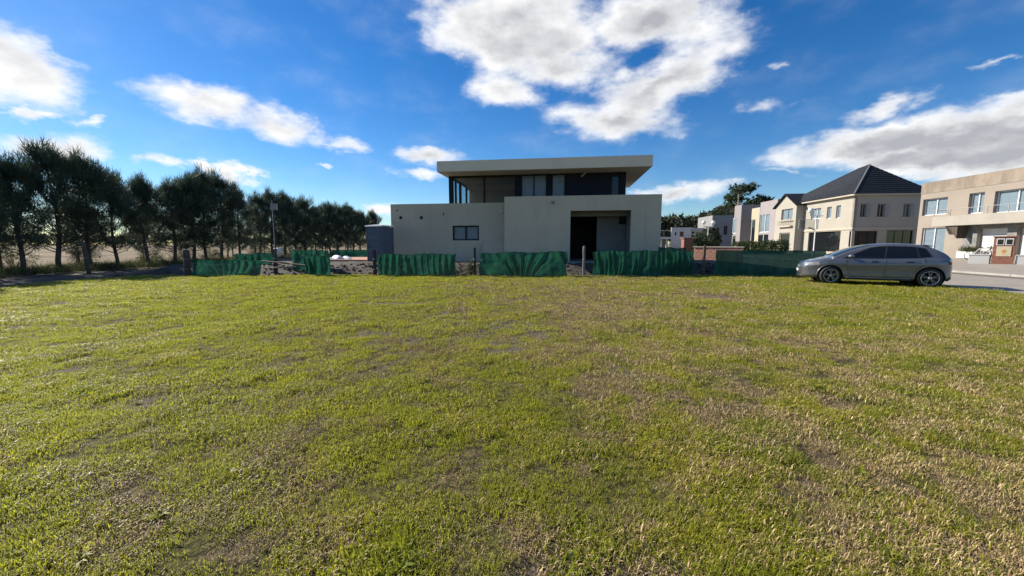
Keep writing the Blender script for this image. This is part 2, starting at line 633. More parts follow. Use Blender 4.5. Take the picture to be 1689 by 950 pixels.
def dryness(x, y):
    """0 fresh green .. 1 dead straw: drier towards the middle and right of the lot"""
    n = .34 * vn1.fbm(x, y, .9, 4) + .66 * vn4.fbm(x + 31, y, 5.5, 3)
    big = vn2.fbm(x, y, .16, 2)
    # the worn stretch in the middle, greener left flank and a greener belt in front of the car
    worn = np.exp(-(((x - 2.2) / 3.8) ** 2 + ((y - 9.8) / 4.6) ** 2)) * .34
    worn += np.exp(-(((x - 1.6) / 1.5) ** 2 + ((y - 3.6) / 2.2) ** 2)) * .08
    worn += np.exp(-(((x - 2.6) / 1.3) ** 2 + ((y - 2.0) / 1.0) ** 2)) * .14
    left = -.26 * sst(-x, .5, 5.0)
    right = -.10 * sst(x, 6, 9)
    trk = np.exp(-((x - (-1.05 - .19 * (y - 8))) / .14) ** 2) * sst(y, 5.0, 6.5) * sst(14 - y, 0, 3) * .42   # faint trodden line
    return np.clip((n - .5) * 2.5 + (big - .5) * .25 + .39 + worn + left + right + trk, 0, 1)


def bareness(x, y):
    n = vn3.fbm(x, y, .75, 4)
    spots = np.zeros_like(x)
    for (px, py, r) in ((245, 655, .42), (300, 668, .40), (60, 750, .35), (120, 735, .25), (690, 560, .3), (610, 545, .35), (250, 690, .3)):
        g = ground(px, py)
        spots = np.maximum(spots, np.exp(-(((x - g.x) / r) ** 2 + ((y - g.y) / (r * .6)) ** 2)))
    return np.clip(sst(n, .60, .76) * .75 + spots * 1.0 * sst(n, .30, .5), 0, 1)


def bumpz(x, y):
    return (vn4.fbm(x, y, .45, 2) - .5) * .05 + (vn3.fbm(x, y, 2.4, 2) - .5) * .05


# ------------------------------------------------------------------ the setting
# ground sheet to the horizon: dry winter pasture
m, N, b = newmat('dry pasture')
g = N.n('ShaderNodeNewGeometry').outputs['Position']
c = N.mix(N.rng(N.noise(g, .06, 6, .6), .35, .65), (.15, .118, .075, 1), (.225, .175, .11, 1))
c = N.mix(N.math('MULTIPLY', N.rng(N.noise(g, .9, 5, .65), .48, .7), .75), c, (.09, .085, .042, 1))
N.l(c, b.inputs['Base Color'])
b.inputs['Roughness'].default_value = .95
b.inputs['Specular IOR Level'].default_value = .1
bp = N.n('ShaderNodeBump')
bp.inputs['Strength'].default_value = .8
bp.inputs['Distance'].default_value = .1
N.l(N.noise(g, 3, 5, .7), bp.inputs['Height'])
N.l(bp.outputs[0], b.inputs['Normal'])
M['pasture'] = m
tag(MB().add([(-3500, -600, -.07), (3500, -600, -.07), (3500, 5000, -.07), (-3500, 5000, -.07)], [(0, 1, 2, 3)]).build('ground', M['pasture']), kind='structure')

# lawn sheet (soil and thatch that the blades grow from)
ROADX = lambda y: 14.55 + .17 * (y - 11.5)          # near edge of the street
TRKX = lambda y: -17.2 + .06 * (y - 13)             # lawn ends at the dirt track
nx, ny = 420, 260
xs, ys = np.linspace(0, 1, nx + 1), np.linspace(-3.0, 17.45, ny + 1)
VX, VY, FX = [], [], []
for j, y in enumerate(ys):
    x0, x1 = TRKX(y), ROADX(y)
    VX.append(x0 + (x1 - x0) * xs)
    VY.append(np.full(nx + 1, y))
VX, VY = np.concatenate(VX), np.concatenate(VY)
VZ = bumpz(VX, VY) - .010
edge = np.minimum(np.minimum(VX - TRKX(VY), ROADX(VY) - VX), 1.0)
VZ = VZ * sst(edge, 0, 1) - .02 * (1 - sst(edge, 0, .6))
fcs = [(j * (nx + 1) + i, j * (nx + 1) + i + 1, (j + 1) * (nx + 1) + i + 1, (j + 1) * (nx + 1) + i) for j in range(ny) for i in range(nx)]
me = bpy.data.meshes.new('lawn')
me.from_pydata(np.stack([VX, VY, VZ], 1).tolist(), [], fcs)
for nm, arr in (('dry', dryness(VX, VY)), ('bare', bareness(VX, VY))):
    a = me.attributes.new(nm, 'FLOAT', 'POINT')
    a.data.foreach_set('value', arr.astype(np.float32))
me.polygons.foreach_set('use_smooth', [True] * len(me.polygons))
m, N, b = newmat('lawn soil')
g = N.n('ShaderNodeNewGeometry').outputs['Position']
dry = N.n('ShaderNodeAttribute', attribute_name='dry').outputs['Fac']
bare = N.n('ShaderNodeAttribute', attribute_name='bare').outputs['Fac']
n1 = N.noise(g, 22, 5, .7)
n2 = N.noise(g, 5, 5, .65)
green = N.mix(N.rng(n1, .35, .65), (.032, .032, .012, 1), (.15, .14, .036, 1))
straw = N.mix(N.rng(n1, .35, .65), (.048, .036, .023, 1), (.23, .172, .095, 1))
c = N.mix(N.rng(N.math('ADD', dry, N.math('MULTIPLY', N.math('SUBTRACT', n2, .5), .7)), .3, .7), green, straw)
soil = N.mix(N.rng(n1, .3, .7), (.09, .070, .053, 1), (.19, .16, .13, 1))
c = N.mix(bare, c, soil)
N.l(c, b.inputs['Base Color'])
b.inputs['Roughness'].default_value = .9
b.inputs['Specular IOR Level'].default_value = .15
bp = N.n('ShaderNodeBump')
bp.inputs['Strength'].default_value = 1.0
bp.inputs['Distance'].default_value = .025
N.l(N.math('ADD', n1, N.noise(g, 70, 3, .7)), bp.inputs['Height'])
N.l(bp.outputs[0], b.inputs['Normal'])
me.materials.append(m)
lawn = bpy.data.objects.new('lawn', me)
COL.objects.link(lawn)
tag(lawn, kind='structure')


def sheet(name, mat, pts, nu=40, nv=10, amp=0.0, freq=.6, z=0.0):
    """four corner points (x,y,z) -> gently uneven sheet"""
    a, b_, c_, d_ = [Vector(p) for p in pts]

    def fn(u, v):
        p = (a * (1 - u) + b_ * u) * (1 - v) + (d_ * (1 - u) + c_ * u) * v
        p.z += amp * (float(vn4.fbm(np.array([p.x]), np.array([p.y]), freq, 3)[0]) - .5)
        return p
    o = MB().grid(fn, nu, nv).build(name, mat, smooth=True)
    return tag(o, kind='structure')


M['dirt'] = pmat('dirt track', (.075, .058, .042), (.045, .036, .028), 1.1, .95, .8, 12)
M['verge'] = pmat('verge ground', (.095, .085, .045), (.14, .115, .07), 1.6, .95, .8, 12)
M['asphalt'] = pmat('sun bleached asphalt', (.31, .275, .23), (.265, .235, .196), .8, .88, .5, 60)
M['pave'] = pmat('concrete paving', (.32, .28, .23), (.27, .236, .195), .9, .85, .3, 40)
M['gutter'] = pmat('dirty gutter', (.10, .085, .065), (.15, .13, .10), 2.2, .9, .6, 20)
M['soil'] = pmat('dug soil', (.032, .025, .020), (.062, .050, .040), 1.8, .95, 1.0, 9)
M['yardgrass'] = pmat('front yard grass', (.10, .10, .035), (.16, .14, .06), 1.5, .95, .6, 20)
sheet('dirt_track', M['dirt'], [(-23.0, 4, -.03), (-16.9, 4, -.03), (-14.8, 62, -.03), (-19.4, 62, -.03)], 14, 70, .10, 1.2)
sheet('tree_verge', M['verge'], [(-28.5, 4, -.03), (-22.8, 4, -.025), (-18.2, 75, -.025), (-23.5, 75, -.03)], 14, 70, .12, 1.0)
# street on the right: carriageway, gutter strip, forecourt, with kerbs
rx = ROADX


def strip(name, mat, o0, o1, z0, z1, y0=2, y1=75, th=.25):
    mb = MB()
    n = 20
    for i in range(n):
        ya, yb = y0 + (y1 - y0) * i / n, y0 + (y1 - y0) * (i + 1) / n
        mb.add([(rx(ya) + o0, ya, z0), (rx(ya) + o1, ya, z1), (rx(yb) + o1, yb, z1), (rx(yb) + o0, yb, z0)], [(0, 1, 2, 3)])
    return tag(mb.build(name, mat), kind='structure')


strip('street', M['asphalt'], -.02, 5.3, -.008, .0)
strip('gutter_strip', M['gutter'], 5.3, 5.95, .0, .03)
mb = MB()
for (o0, o1) in ((5.95, 6.12),):
    for i in range(20):
        ya, yb = 2 + 3.65 * i, 2 + 3.65 * (i + 1) - .02
        mb.add([(rx(ya) + o0, ya, -.05), (rx(ya) + o1, ya, -.05), (rx(yb) + o1, yb, -.05), (rx(yb) + o0, yb, -.05),
                (rx(ya) + o0, ya, .12), (rx(ya) + o1, ya, .12), (rx(yb) + o1, yb, .12), (rx(yb) + o0, yb, .12)],
               [(0, 3, 2, 1), (4, 5, 6, 7), (0, 1, 5, 4), (1, 2, 6, 5), (2, 3, 7, 6), (3, 0, 4, 7)])
tag(mb.build('kerb', M['concrete']), kind='structure')
strip('pavement', M['pave'], 6.12, 9.5, .115, .16)
strip('front_yard', M['pave'], 9.5, 40, .16, .62)

# building plot: raised earth pad behind the netting
NETY = 17.25


def soilfn(u, v):
    x, y = -19 + 33.5 * u, NETY + .15 + 26 * v
    k = float(vn3.fbm(np.array([x]), np.array([y]), .9, 4)[0]) - .5
    rise = .42 * float(sst(np.array([y]), NETY + .4, NETY + 2.6)[0])
    ed = float(sst(np.array([x]), -19, -17)[0] * sst(np.array([14.5 - x]), 0, 2)[0])
    return (x, y, -.03 + (rise + k * .34 * (1 if y < 22 else .3)) * ed)


tag(MB().grid(soilfn, 130, 90).build('building_plot', M['soil'], smooth=True), kind='structure')

# ------------------------------------------------------------------ grass blades on the lawn
protos = bpy.data.collections.new('grass_tufts')


def grass_mat():
    m, N, b = newmat('grass blade')
    out = [n for n in N.t.nodes if n.type == 'OUTPUT_MATERIAL'][0]
    dry = N.n('ShaderNodeAttribute', attribute_type='INSTANCER', attribute_name='dry').outputs['Fac']
    geo = N.n('ShaderNodeNewGeometry')
    rnd = geo.outputs['Random Per Island']
    hue = N.rng(N.noise(geo.outputs['Position'], 1.3, 3, .6), .35, .65)
    g1 = N.mix(hue, (.285, .335, .024, 1), (.47, .455, .042, 1))
    g1 = N.mix(N.math('MULTIPLY', N.math('FRACT', N.math('MULTIPLY', rnd, 3.7)), .75), g1, (.050, .080, .016, 1))
    d1 = N.mix(rnd, (.22, .145, .070, 1), (.56, .43, .225, 1))
    k = N.rng(N.math('ADD', dry, N.math('MULTIPLY', N.math('SUBTRACT', N.math('FRACT', N.math('MULTIPLY', rnd, 7.31)), .5), 1.0)), .40, .60)
    c = N.mix(k, g1, d1)
    N.l(c, b.inputs['Base Color'])
    b.inputs['Roughness'].default_value = .5
    b.inputs['Specular IOR Level'].default_value = .3
    tl = N.n('ShaderNodeBsdfTranslucent')
    N.l(N.mix(.5, c, (.56, .57, .04, 1)), tl.inputs[0])
    mx = N.n('ShaderNodeMixShader')
    N.put(mx.inputs[0], N.math('MULTIPLY', N.math('SUBTRACT', 1.0, k), .54))
    N.l(b.outputs[0], mx.inputs[1])
    N.l(tl.outputs[0], mx.inputs[2])
    N.l(mx.outputs[0], out.inputs[0])
    return m


M['grass'] = grass_mat()


def tuft(i, n, rad, hmin, hmax, wid, lay):
    r = np.random.RandomState(100 + i)
    V, Fc = [], []
    for k in range(n):
        a, rr = r.rand() * 6.283, rad * math.sqrt(r.rand())
        bx, by = rr * math.cos(a), rr * math.sin(a)
        h = hmin + (hmax - hmin) * r.rand()
        d = r.rand() * 6.283
        ln = h * (lay + .9 * r.rand())
        dx, dy = math.cos(d) * ln, math.sin(d) * ln
        w = wid * (.6 + .8 * r.rand())
        wx, wy = -math.sin(d) * w / 2, math.cos(d) * w / 2
        b0 = len(V)
        V += [(bx - wx, by - wy, -.012), (bx + wx, by + wy, -.012), (bx + dx * .45 + wx * .9, by + dy * .45 + wy * .9, h * .72),
              (bx + dx * .45 - wx * .9, by + dy * .45 - wy * .9, h * .72), (bx + dx, by + dy, h * (.82 + .3 * r.rand()))]
        Fc += [(b0, b0 + 1, b0 + 2, b0 + 3), (b0 + 3, b0 + 2, b0 + 4)]
    me = bpy.data.meshes.new('grass_tuft')
    me.from_pydata(V, [], Fc)
    me.materials.append(M['grass'])
    o = bpy.data.objects.new('tuft_%02d' % i, me)
    protos.objects.link(o)


for i in range(5):
    tuft(i, 72, .090, .006, .020, .0033, .9)       # short mown turf
for i in range(5, 8):
    tuft(i, 34, .060, .012, .032, .0042, .8)      # taller clumps
for i in range(8, 10):
    tuft(i, 76, .100, .005, .014, .0025, 1.3)       # flattened thatch
for i in range(10, 12):
    tuft(i, 11, .012, .012, .022, .016, 2.6)       # broad-leaved weed rosettes
pts = []
bands = [(1.0, 3.2, 330), (3.2, 6.0, 210), (6.0, 10.0, 120), (10.0, 17.4, 75)]
for (y0, y1, dens_) in bands:
    xm0 = max(-1.45 * y1 - 1.2, -17.2)
    xm1 = min(1.45 * y1 + 1.2, 15.6)
    n = int((xm1 - xm0) * (y1 - y0) * dens_)
    x = xm0 + (xm1 - xm0) * rs.rand(n)
    y = y0 + (y1 - y0) * rs.rand(n)
    k = (np.abs(x) < 1.42 * y + 1.0) & (x > TRKX(y) + .1 + .35 * rs.rand(n)) & (x < ROADX(y) - .05 - .25 * rs.rand(n))
    x, y = x[k], y[k]
    pts.append(np.stack([x, y, np.full(len(x), 1.0 + .9 * sst(np.array([(y0 + y1) / 2]), 3, 13)[0])], 1))
# ranker grass left uncut along the foot of the netting
n = 2600
x = -16.5 + 30 * rs.rand(n)
y = NETY - .02 - .35 * rs.rand(n) ** 2
pts.append(np.stack([x, y, np.full(n, 1.9)], 1))
pts = np.concatenate(pts)
x, y, base = pts[:, 0], pts[:, 1], pts[:, 2]
dry, bare, clump = dryness(x, y), bareness(x, y), vn2.fbm(x, y, 2.4, 3)
keep = (rs.rand(len(x)) > bare * .93) & (rs.rand(len(x)) < .55 + sst(clump, .34, .50))
x, y, base, dry, bare, clump = x[keep], y[keep], base[keep], dry[keep], bare[keep], clump[keep]
n = len(x)
u = rs.rand(n)
idx = rs.randint(0, 5, n)
idx = np.where((u < .06 + .50 * sst(clump, .52, .68) * (1 - dry)) & (dry < .5), rs.randint(5, 8, n), idx)
idx = np.where((u > 1.0 - .85 * sst(dry, .35, .75)), rs.randint(8, 10, n), idx)
rosette = rs.rand(n) < .012
idx = np.where(rosette, rs.randint(10, 12, n), idx)
scl = base * (.8 + .4 * rs.rand(n)) * (.75 + .5 * sst(clump, .36, .64))
me = bpy.data.meshes.new('grass')
me.from_pydata(np.stack([x, y, bumpz(x, y) - .002], 1).tolist(), [], [])
rot = np.stack([(rs.rand(n) - .5) * .35, (rs.rand(n) - .5) * .35, rs.rand(n) * 6.283], 1)
for nm, typ, arr in (('dry', 'FLOAT', np.where(rosette, -.8, np.clip(dry + .34 * (rs.rand(n) - .5), 0, 1))), ('scl', 'FLOAT', scl), ('idx', 'INT', idx)):
    a = me.attributes.new(nm, typ, 'POINT')
    a.data.foreach_set('value', arr.astype(np.int32 if typ == 'INT' else np.float32))
a = me.attributes.new('rot', 'FLOAT_VECTOR', 'POINT')
a.data.foreach_set('vector', rot.astype(np.float32).ravel())
grass = bpy.data.objects.new('grass', me)
COL.objects.link(grass)
tag(grass, 'short patchy green and straw coloured lawn grass covering the empty plot', 'grass', kind='stuff')
gn = bpy.data.node_groups.new('scatter_tufts', 'GeometryNodeTree')
gn.interface.new_socket('Geometry', in_out='INPUT', socket_type='NodeSocketGeometry')
gn.interface.new_socket('Geometry', in_out='OUTPUT', socket_type='NodeSocketGeometry')
gi, go = gn.nodes.new('NodeGroupInput'), gn.nodes.new('NodeGroupOutput')
iop = gn.nodes.new('GeometryNodeInstanceOnPoints')
ci = gn.nodes.new('GeometryNodeCollectionInfo')
ci.inputs['Collection'].default_value = protos
ci.inputs['Separate Children'].default_value = True
ci.inputs['Reset Children'].default_value = True


def nattr(nm, typ):
    nd = gn.nodes.new('GeometryNodeInputNamedAttribute')
    nd.data_type = typ
    nd.inputs['Name'].default_value = nm
    return [o_ for o_ in nd.outputs if o_.name == 'Attribute' and o_.enabled][0]


gn.links.new(gi.outputs[0], iop.inputs['Points'])
gn.links.new(ci.outputs[0], iop.inputs['Instance'])
iop.inputs['Pick Instance'].default_value = True
gn.links.new(nattr('idx', 'INT'), iop.inputs['Instance Index'])
gn.links.new(nattr('rot', 'FLOAT_VECTOR'), iop.inputs['Rotation'])
gn.links.new(nattr('scl', 'FLOAT'), iop.inputs['Scale'])
gn.links.new(iop.outputs[0], go.inputs[0])
grass.modifiers.new('scatter', 'NODES').node_group = gn


# ------------------------------------------------------------------ windows
def window(parent, o, ud, nd, u0, u1, z0, z1, cols=2, rows=1, frame=.06, depth=.07, set_in=.12, fm='black_metal', gm='glass_house', back=None, name='window'):
    """frame in the opening, one pane object for each light"""
    o, ud, nd = Vector(o), Vector(ud), Vector(nd)

    def bx(mb, a, b_, c, d, t0, t1):
        P = []
        for zz in (c, d):
            for (uu, tt) in ((a, t0), (b_, t0), (b_, t1), (a, t1)):
                q = o + ud * uu + nd * tt
                P.append((q.x, q.y, o.z + zz))
        mb.add(P, [(0, 3, 2, 1), (4, 5, 6, 7), (0, 1, 5, 4), (1, 2, 6, 5), (2, 3, 7, 6), (3, 0, 4, 7)])
    t0, t1 = set_in, set_in + depth
    e = .003
    mb = MB()
    bx(mb, u0 + e, u0 + frame, z0 + e, z1 - e, t0, t1)
    bx(mb, u1 - frame, u1 - e, z0 + e, z1 - e, t0, t1)
    bx(mb, u0 + frame, u1 - frame, z0 + e, z0 + frame, t0, t1)
    bx(mb, u0 + frame, u1 - frame, z1 - frame, z1 - e, t0, t1)
    cw = (u1 - u0 - frame) / cols
    rh = (z1 - z0 - frame) / rows
    for i in range(1, cols):
        bx(mb, u0 + cw * i, u0 + cw * i + frame, z0 + frame, z1 - frame, t0 + .004, t1 - .004)
    for j in range(1, rows):
        for i in range(cols):
            bx(mb, u0 + cw * i + frame, u0 + cw * (i + 1), z0 + rh * j, z0 + rh * j + frame, t0 + .008, t1 - .008)
    w = mb.build(name, M[fm], parent)
    for i in range(cols):
        for j in range(rows):
            mb = MB()
            bx(mb, u0 + cw * i + frame - .01, u0 + cw * (i + 1) + .01, z0 + rh * j + frame - .01, z0 + rh * (j + 1) + .01, (t0 + t1) / 2 - .006, (t0 + t1) / 2 + .006)
            mb.build('pane', M[gm], w)
    if back:
        mb = MB()
        bx(mb, u0 + .01, u1 - .01, z0 + .01, z1 - .01, t1 + .02, t1 + .035)
        mb.build('curtain_reflection', M[back], w)
    return w


# ------------------------------------------------------------------ the modern house
H = Fr(7.66, 20.2, R(-8.0))
house = empty('modern_house', tuple(H.O), H.r, 'unfinished flat-roofed grey two-storey house with overhanging roof slab', 'house')
Z0 = .42                                              # top of the raised floor
uL = H.hit(832, 380).x                                # left end of the front block
zP = (H.hit(1086, 319.5).z + H.hit(833, 325).z) / 2   # its parapet
X1, Y1 = (1, 0, 0), (0, 1, 0)
DEP = 6.9
VL = 1.05                                             # set-back of the left wing
# front block with the open gallery
g0, g1, gz0, gz1 = H.rect(940.5, 347, 1040, 428)
gz0 = Z0 + .06
mb = MB()
wall(mb, (uL, 0, 0), X1, Y1, -uL, Z0 - .05, zP, .22, [(g0 - uL, g1 - uL, gz0, gz1)])
mb.build('front_wall', M['stucco'], house)
MB().box(uL, uL + .2, .221, VL - .002, Z0 - .05, zP - .003).build('side_wall', M['stucco'], house)
sl = H.rect(1035.5, 371, 1038, 398, 0, g1 + .0)
mb = MB()
wall(mb, (-.2, .221, 0), Y1, X1, DEP, Z0 - .05, zP - .003, .2, [(.2, 3.2, 1.2, 2.7)])
mb.build('side_wall', M['stucco'], house)
# gallery inside: return pier, back wall, black doorway void (shade put into the colours), ceiling, floor slab, heater box
mb = MB()
wall(mb, (g1 + .02, .221, 0), Y1, X1, 1.9, Z0, gz1 + .02, .12, [(.75, 1.12, H.hit(1036, 398, 0, g1).z, H.hit(1036, 371, 0, g1).z)])
mb.build('pier_return', M['int_grey'], house)
ub = H.hit(984, 400, 1, 2.1).x
MB().box(ub, g1 + .02, 2.125, 2.3, Z0 + .065, gz1 + .1).build('gallery_back_wall', M['int_grey'], house)
MB().box(g0 - .5, g0 - .35, .221, 6.0, Z0 + .065, gz1 + .1).build('gallery_side_wall', M['int_grey'], house)
MB().box(g0 - .5, ub, 6.0, 6.15, Z0 + .065, gz1 + .1).build('gallery_rear_wall', M['dark_clad'], house)  # near-black colour stands in for the shade of the void
MB().box(ub, ub + .15, 2.3, 6.0, Z0 + .065, gz1 + .1).build('gallery_side_wall', M['dark_clad'], house)  # dark like the rear wall, to paint the void's shade
MB().box(g0 - .35, g1 + .01, .23, 5.98, gz1 + .1, gz1 + .22).build('gallery_ceiling', M['int_grey'], house)
MB().box(g0 - .3, g1 + .01, 1.2, 1.45, gz1 - .22, gz1 + .098).build('ceiling_beam', M['int_grey'], house)
r_ = H.rect(1022, 357.5, 1034, 369, 1, 1.8)
MB().box(r_[0], r_[1], 1.8, 2.12, r_[2], r_[3]).build('wall_heater', M['black_metal'], house, bevel=.02)
dr = MB()
dr.box(g0 - .3, ub - .05, 5.9, 5.97, Z0 + .08, Z0 + 2.5)
dr.build('dark_void', M['black_metal'], house)  # black panel, the painted darkness of the doorway void
MB().box(uL - .02, -.01, -.06, 6.2, Z0 - .12, Z0 + .06).build('floor_slab', M['concrete'], house)
# left wing, set back
w0 = H.hit(645.5, 380, 1, VL).x
zW = (H.hit(645.5, 338, 1, VL).z + H.hit(829, 333, 1, VL).z) / 2
wr = H.rect(746.5, 372, 790, 396.5, 1, VL)
mb = MB()
wall(mb, (w0, VL, 0), X1, Y1, uL - .01 - w0, Z0 - .1, zW, .22, [(wr[0] - w0, wr[1] - w0, wr[2], wr[3])])
mb.build('left_wing_wall', M['stucco'], house)
MB().box(w0, w0 + .2, VL + .221, VL + 6, Z0 - .1, zW - .004).build('left_wing_side_wall', M['stucco'], house)
MB().box(w0 + .2, uL - .01, VL + .221, VL + 6, zW - .55, zW - .35).build('left_wing_roof', M['membrane'], house)
MB().box(w0 + .05, uL, VL + .06, VL + .3, Z0 - .35, Z0 - .1).build('base_gap_shade', M['dark_hole'], house)  # dark strip under the wall; the gap's shade is its colour
MB().box(w0 + .2, uL - .01, VL + 3.2, VL + 3.3, Z0 - .1, zW - .6).build('left_wing_inner_wall', M['int_grey'], house)
window(house, (0, VL, 0), X1, Y1, *wr, cols=2, frame=.075, set_in=.06, depth=.09, gm='glass_house', back='curtain_reflection')  # pale sheet behind the panes carries their reflection as colour
r_ = H.rect(797, 400.5, 832, 416, 1, .5)
MB().box(r_[0], uL + .0, .5, VL - .003, Z0 - .2, r_[3]).build('low_block', M['stucco'], house)
for (px, py, rr) in ((655, 347, .05), (661, 359, .10), (695, 359, .10), (731.5, 352.5, .045), (731.5, 355, .03)):
    p = H.hit(px, py, 1, VL)
    mb = MB().lathe([(0, -.006), (rr, -.006), (rr, .01)], 'y', 16, (p.x, VL, p.z))
    mb.build('pipe_hole', M['dark_hole'], house)
for (px, py, v, mm) in ((828, 348.5, VL, 'white_paint'), (912.5, 334, 0, 'int_grey')):
    p = H.hit(px, py, 1, v)
    MB().box(p.x - .09, p.x + .09, v - .12, v - .003, p.z - .06, p.z + .06).build('wall_lamp', M[mm], house, bevel=.015)
# block roof deck behind the parapet
MB().box(uL + .2, -.002, .221 + DEP, .421 + DEP, Z0 - .05, zP - .003).build('rear_wall', M['stucco'], house)
MB().box(uL + .201, -.201, .221, 7.1, zP - .45, zP - .3).build('block_roof_deck', M['membrane'], house)
# upper storey
VU = 1.25
zS = (H.hit(1077, 272.5, 1, -.15).z + H.hit(722, 285, 1, -.15).z) / 2
zR = (H.hit(1077, 254, 1, -.15).z + H.hit(721, 267, 1, -.15).z) / 2
ra, rb = H.hit(720.5, 275, 1, -.15).x, H.hit(1077, 262, 1, -.15).x
RD = 7.3
roof = MB().box(ra, rb, -.15, RD, zS + .012, zR).build('roof_slab', M['stucco_roof'], house)
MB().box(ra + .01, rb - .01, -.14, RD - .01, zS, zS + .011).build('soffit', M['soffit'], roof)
pu = lambda px, v=VU: H.hit(px, 300, 1, v).x
zb = zW - .35
zt = zS - .002
a0, a1 = pu(740), pu(1032.5)
# dark cladding from the room's edge to the right end, with window openings
c0 = pu(849)
wins = [(pu(859.5), pu(902), 2), (pu(910), pu(932.5), 1), (pu(1008), pu(1022), 1)]
zw0, zw1 = zP - .30, H.hit(880, 288, 1, VU).z
mb = MB()
wall(mb, (c0, VU, 0), X1, Y1, a1 - c0, zP - .45, zt, .18, [(w[0] - c0, w[1] - c0, zw0, zw1) for w in wins])
mb.build('upper_wall', M['dark_clad'], house)
for k, w in enumerate(wins):
    window(house, (0, VU, 0), X1, Y1, w[0], w[1], zw0, zw1, cols=w[2], frame=.055, set_in=.03, depth=.06,
           gm='glass_house' if k < 2 else 'glass_dark', back='curtain_reflection' if k < 2 else None)
MB().box(c0 + .61, a1 - .181, 6.2, 6.38, zP - .45, zt - .002).build('upper_rear_wall', M['dark_clad'], house)
MB().box(a1 - .18, a1 - .003, VU + .181, 6.4, zP - .45, zt).build('upper_side_wall', M['dark_clad'], house)
MB().box(c0 + .02, a1 - .19, VU + .9, VU + 1.0, zP - .3, zt).build('upper_inner_wall', M['int_grey'], house)
p = H.hit(962, 288.5, 1, VU)
MB().tube([(p.x - .12, VU - .10, p.z - .10), (p.x + .14, VU - .16, p.z + .12)], .05, 10).build('spotlight', M['galv'], house)
# glazed corner room
po = lambda u, v, w=.14: MB().box(u, u + w, v, v + w, zb, zt).build('glazing_post', M['black_metal'], house)
MB().box(a0, a0 + .24, VU, VU + .2, zb, zt).build('glazing_post', M['black_metal'], house)
gm_ = pu(797)
MB().box(gm_, gm_ + .10, VU + .02, VU + .12, zb, zt).build('glazing_post', M['black_metal'], house)
GV = [2.35, 3.3, 4.9]
for v, wd in zip(GV, (.07, .22, .10)):
    MB().box(a0 + .03, a0 + .15, v, v + wd, zb, zt).build('glazing_post', M['black_metal'], house)
MB().box(a0 + .24, c0 - .002, VU + .02, VU + .12, zt - .10, zt - .002).build('head_rail', M['black_metal'], house)
MB().box(a0 + .02, a0 + .16, VU + .2, 6.1, zt - .10, zt - .002).build('head_rail', M['black_metal'], house)
for (u0, u1) in ((a0 + .24, gm_), (gm_ + .10, c0)):
    MB().box(u0 - .005, u1 + .005, VU + .065, VU + .077, zb, zt - .1).build('pane', M['glass_clear'], house)
vv = [VU + .2] + GV + [6.1]
for i in range(4):
    MB().box(a0 + .085, a0 + .097, vv[i] + (.07, .22, .10)[i - 1] * (i > 0), vv[i + 1], zb, zt - .1).build('pane', M['glass_clear'], house)
MB().box(a0, c0 + .6, 6.1, 6.25, zb, zt - .002).build('room_back_wall', M['int_brown'], house)
MB().box(c0 + .02, c0 + .14, VU + .19, 6.095, zb, zt - .002).build('room_side_wall', M['int_brown'], house)
MB().box(a0 + .165, c0 + .015, VU + .13, 6.09, zt - .045, zt - .004).build('room_ceiling', M['int_ceiling'], house)
MB().box(a0 + .3, c0 + .01, 4.3, 4.6, zt - .36, zt - .05).build('room_beam', M['int_brown'], house)
MB().box(a0, c0 + .1, VU + .02, 6.2, zb - .2, zb).build('room_floor', M['concrete'], house)

# ------------------------------------------------------------------ portable toilet beside the house
p = atY(627.5, 400, 21.6)
tl = empty('portable_toilet', (p.x, 21.6, .36), R(-20), 'blue grey portable toilet with white roof beside the left wing', 'toilet')
MB().box(-.5, .5, -.5, .5, .0, .10).build('skid_base', M['bin'], tl, bevel=.01)
MB().box(-.48, .48, -.48, .48, .10, 1.98).build('cabin', M['toilet'], tl, bevel=.02)
for k in range(5):
    MB().box(-.40, .40, -.515, -.482, .25 + k * .34, .50 + k * .34).build('wall_panel', M['toilet'], tl, bevel=.012)
    MB().box(-.515, -.482, -.40, .40, .25 + k * .34, .50 + k * .34).build('wall_panel', M['toilet'], tl, bevel=.012)
for sx_ in (-.47, .47):
    for sy_ in (-.47, .47):
        MB().box(sx_ - .04, sx_ + .04, sy_ - .04, sy_ + .04, .10, 2.0).build('corner_post', M['toilet'], tl, bevel=.01)
MB().add([(-.56, -.56, 2.0), (.56, -.56, 2.0), (.56, .56, 2.0), (-.56, .56, 2.0), (-.54, -.54, 2.06), (.54, -.54, 2.06), (.54, .54, 2.06), (-.54, .54, 2.06),
          (-.3, 0, 2.12), (.3, 0, 2.12)],
         [(3, 2, 1, 0), (0, 1, 5, 4), (1, 2, 6, 5), (2, 3, 7, 6), (3, 0, 4, 7), (4, 5, 9, 8), (5, 6, 9), (6, 7, 8, 9), (7, 4, 8)]).build('roof', M['toilet_roof'], tl)
MB().tube([(-.35, .30, 2.05), (-.35, .30, 2.35)], .05, 10).build('vent_pipe', M['toilet'], tl)

# ------------------------------------------------------------------ green netting and its posts
NETS = [  # px left, px right, top left, top right, depth, gathered folds, label
    (317, 432, 427.5, 428.5, 17.30, 15, 'sagging green net panel beside the thick wooden corner post'),
    (500, 545, 421, 420, 17.22, 8, 'short bunched green net panel in front of the rubble gap'),
    (623, 752, 419, 418, 17.35, 17, 'gathered green net panel below the small black-framed window'),
    (791, 935, 416.5, 414.5, 17.28, 18, 'creased green net panel left of the grey round post'),
    (978, 1145, 413.5, 413, 17.25, 20, 'green net panel in front of the open gallery'),
    (1180, 1362, 413, 413.5, 17.35, 9, 'long flat green net panel reaching behind the grey car')]


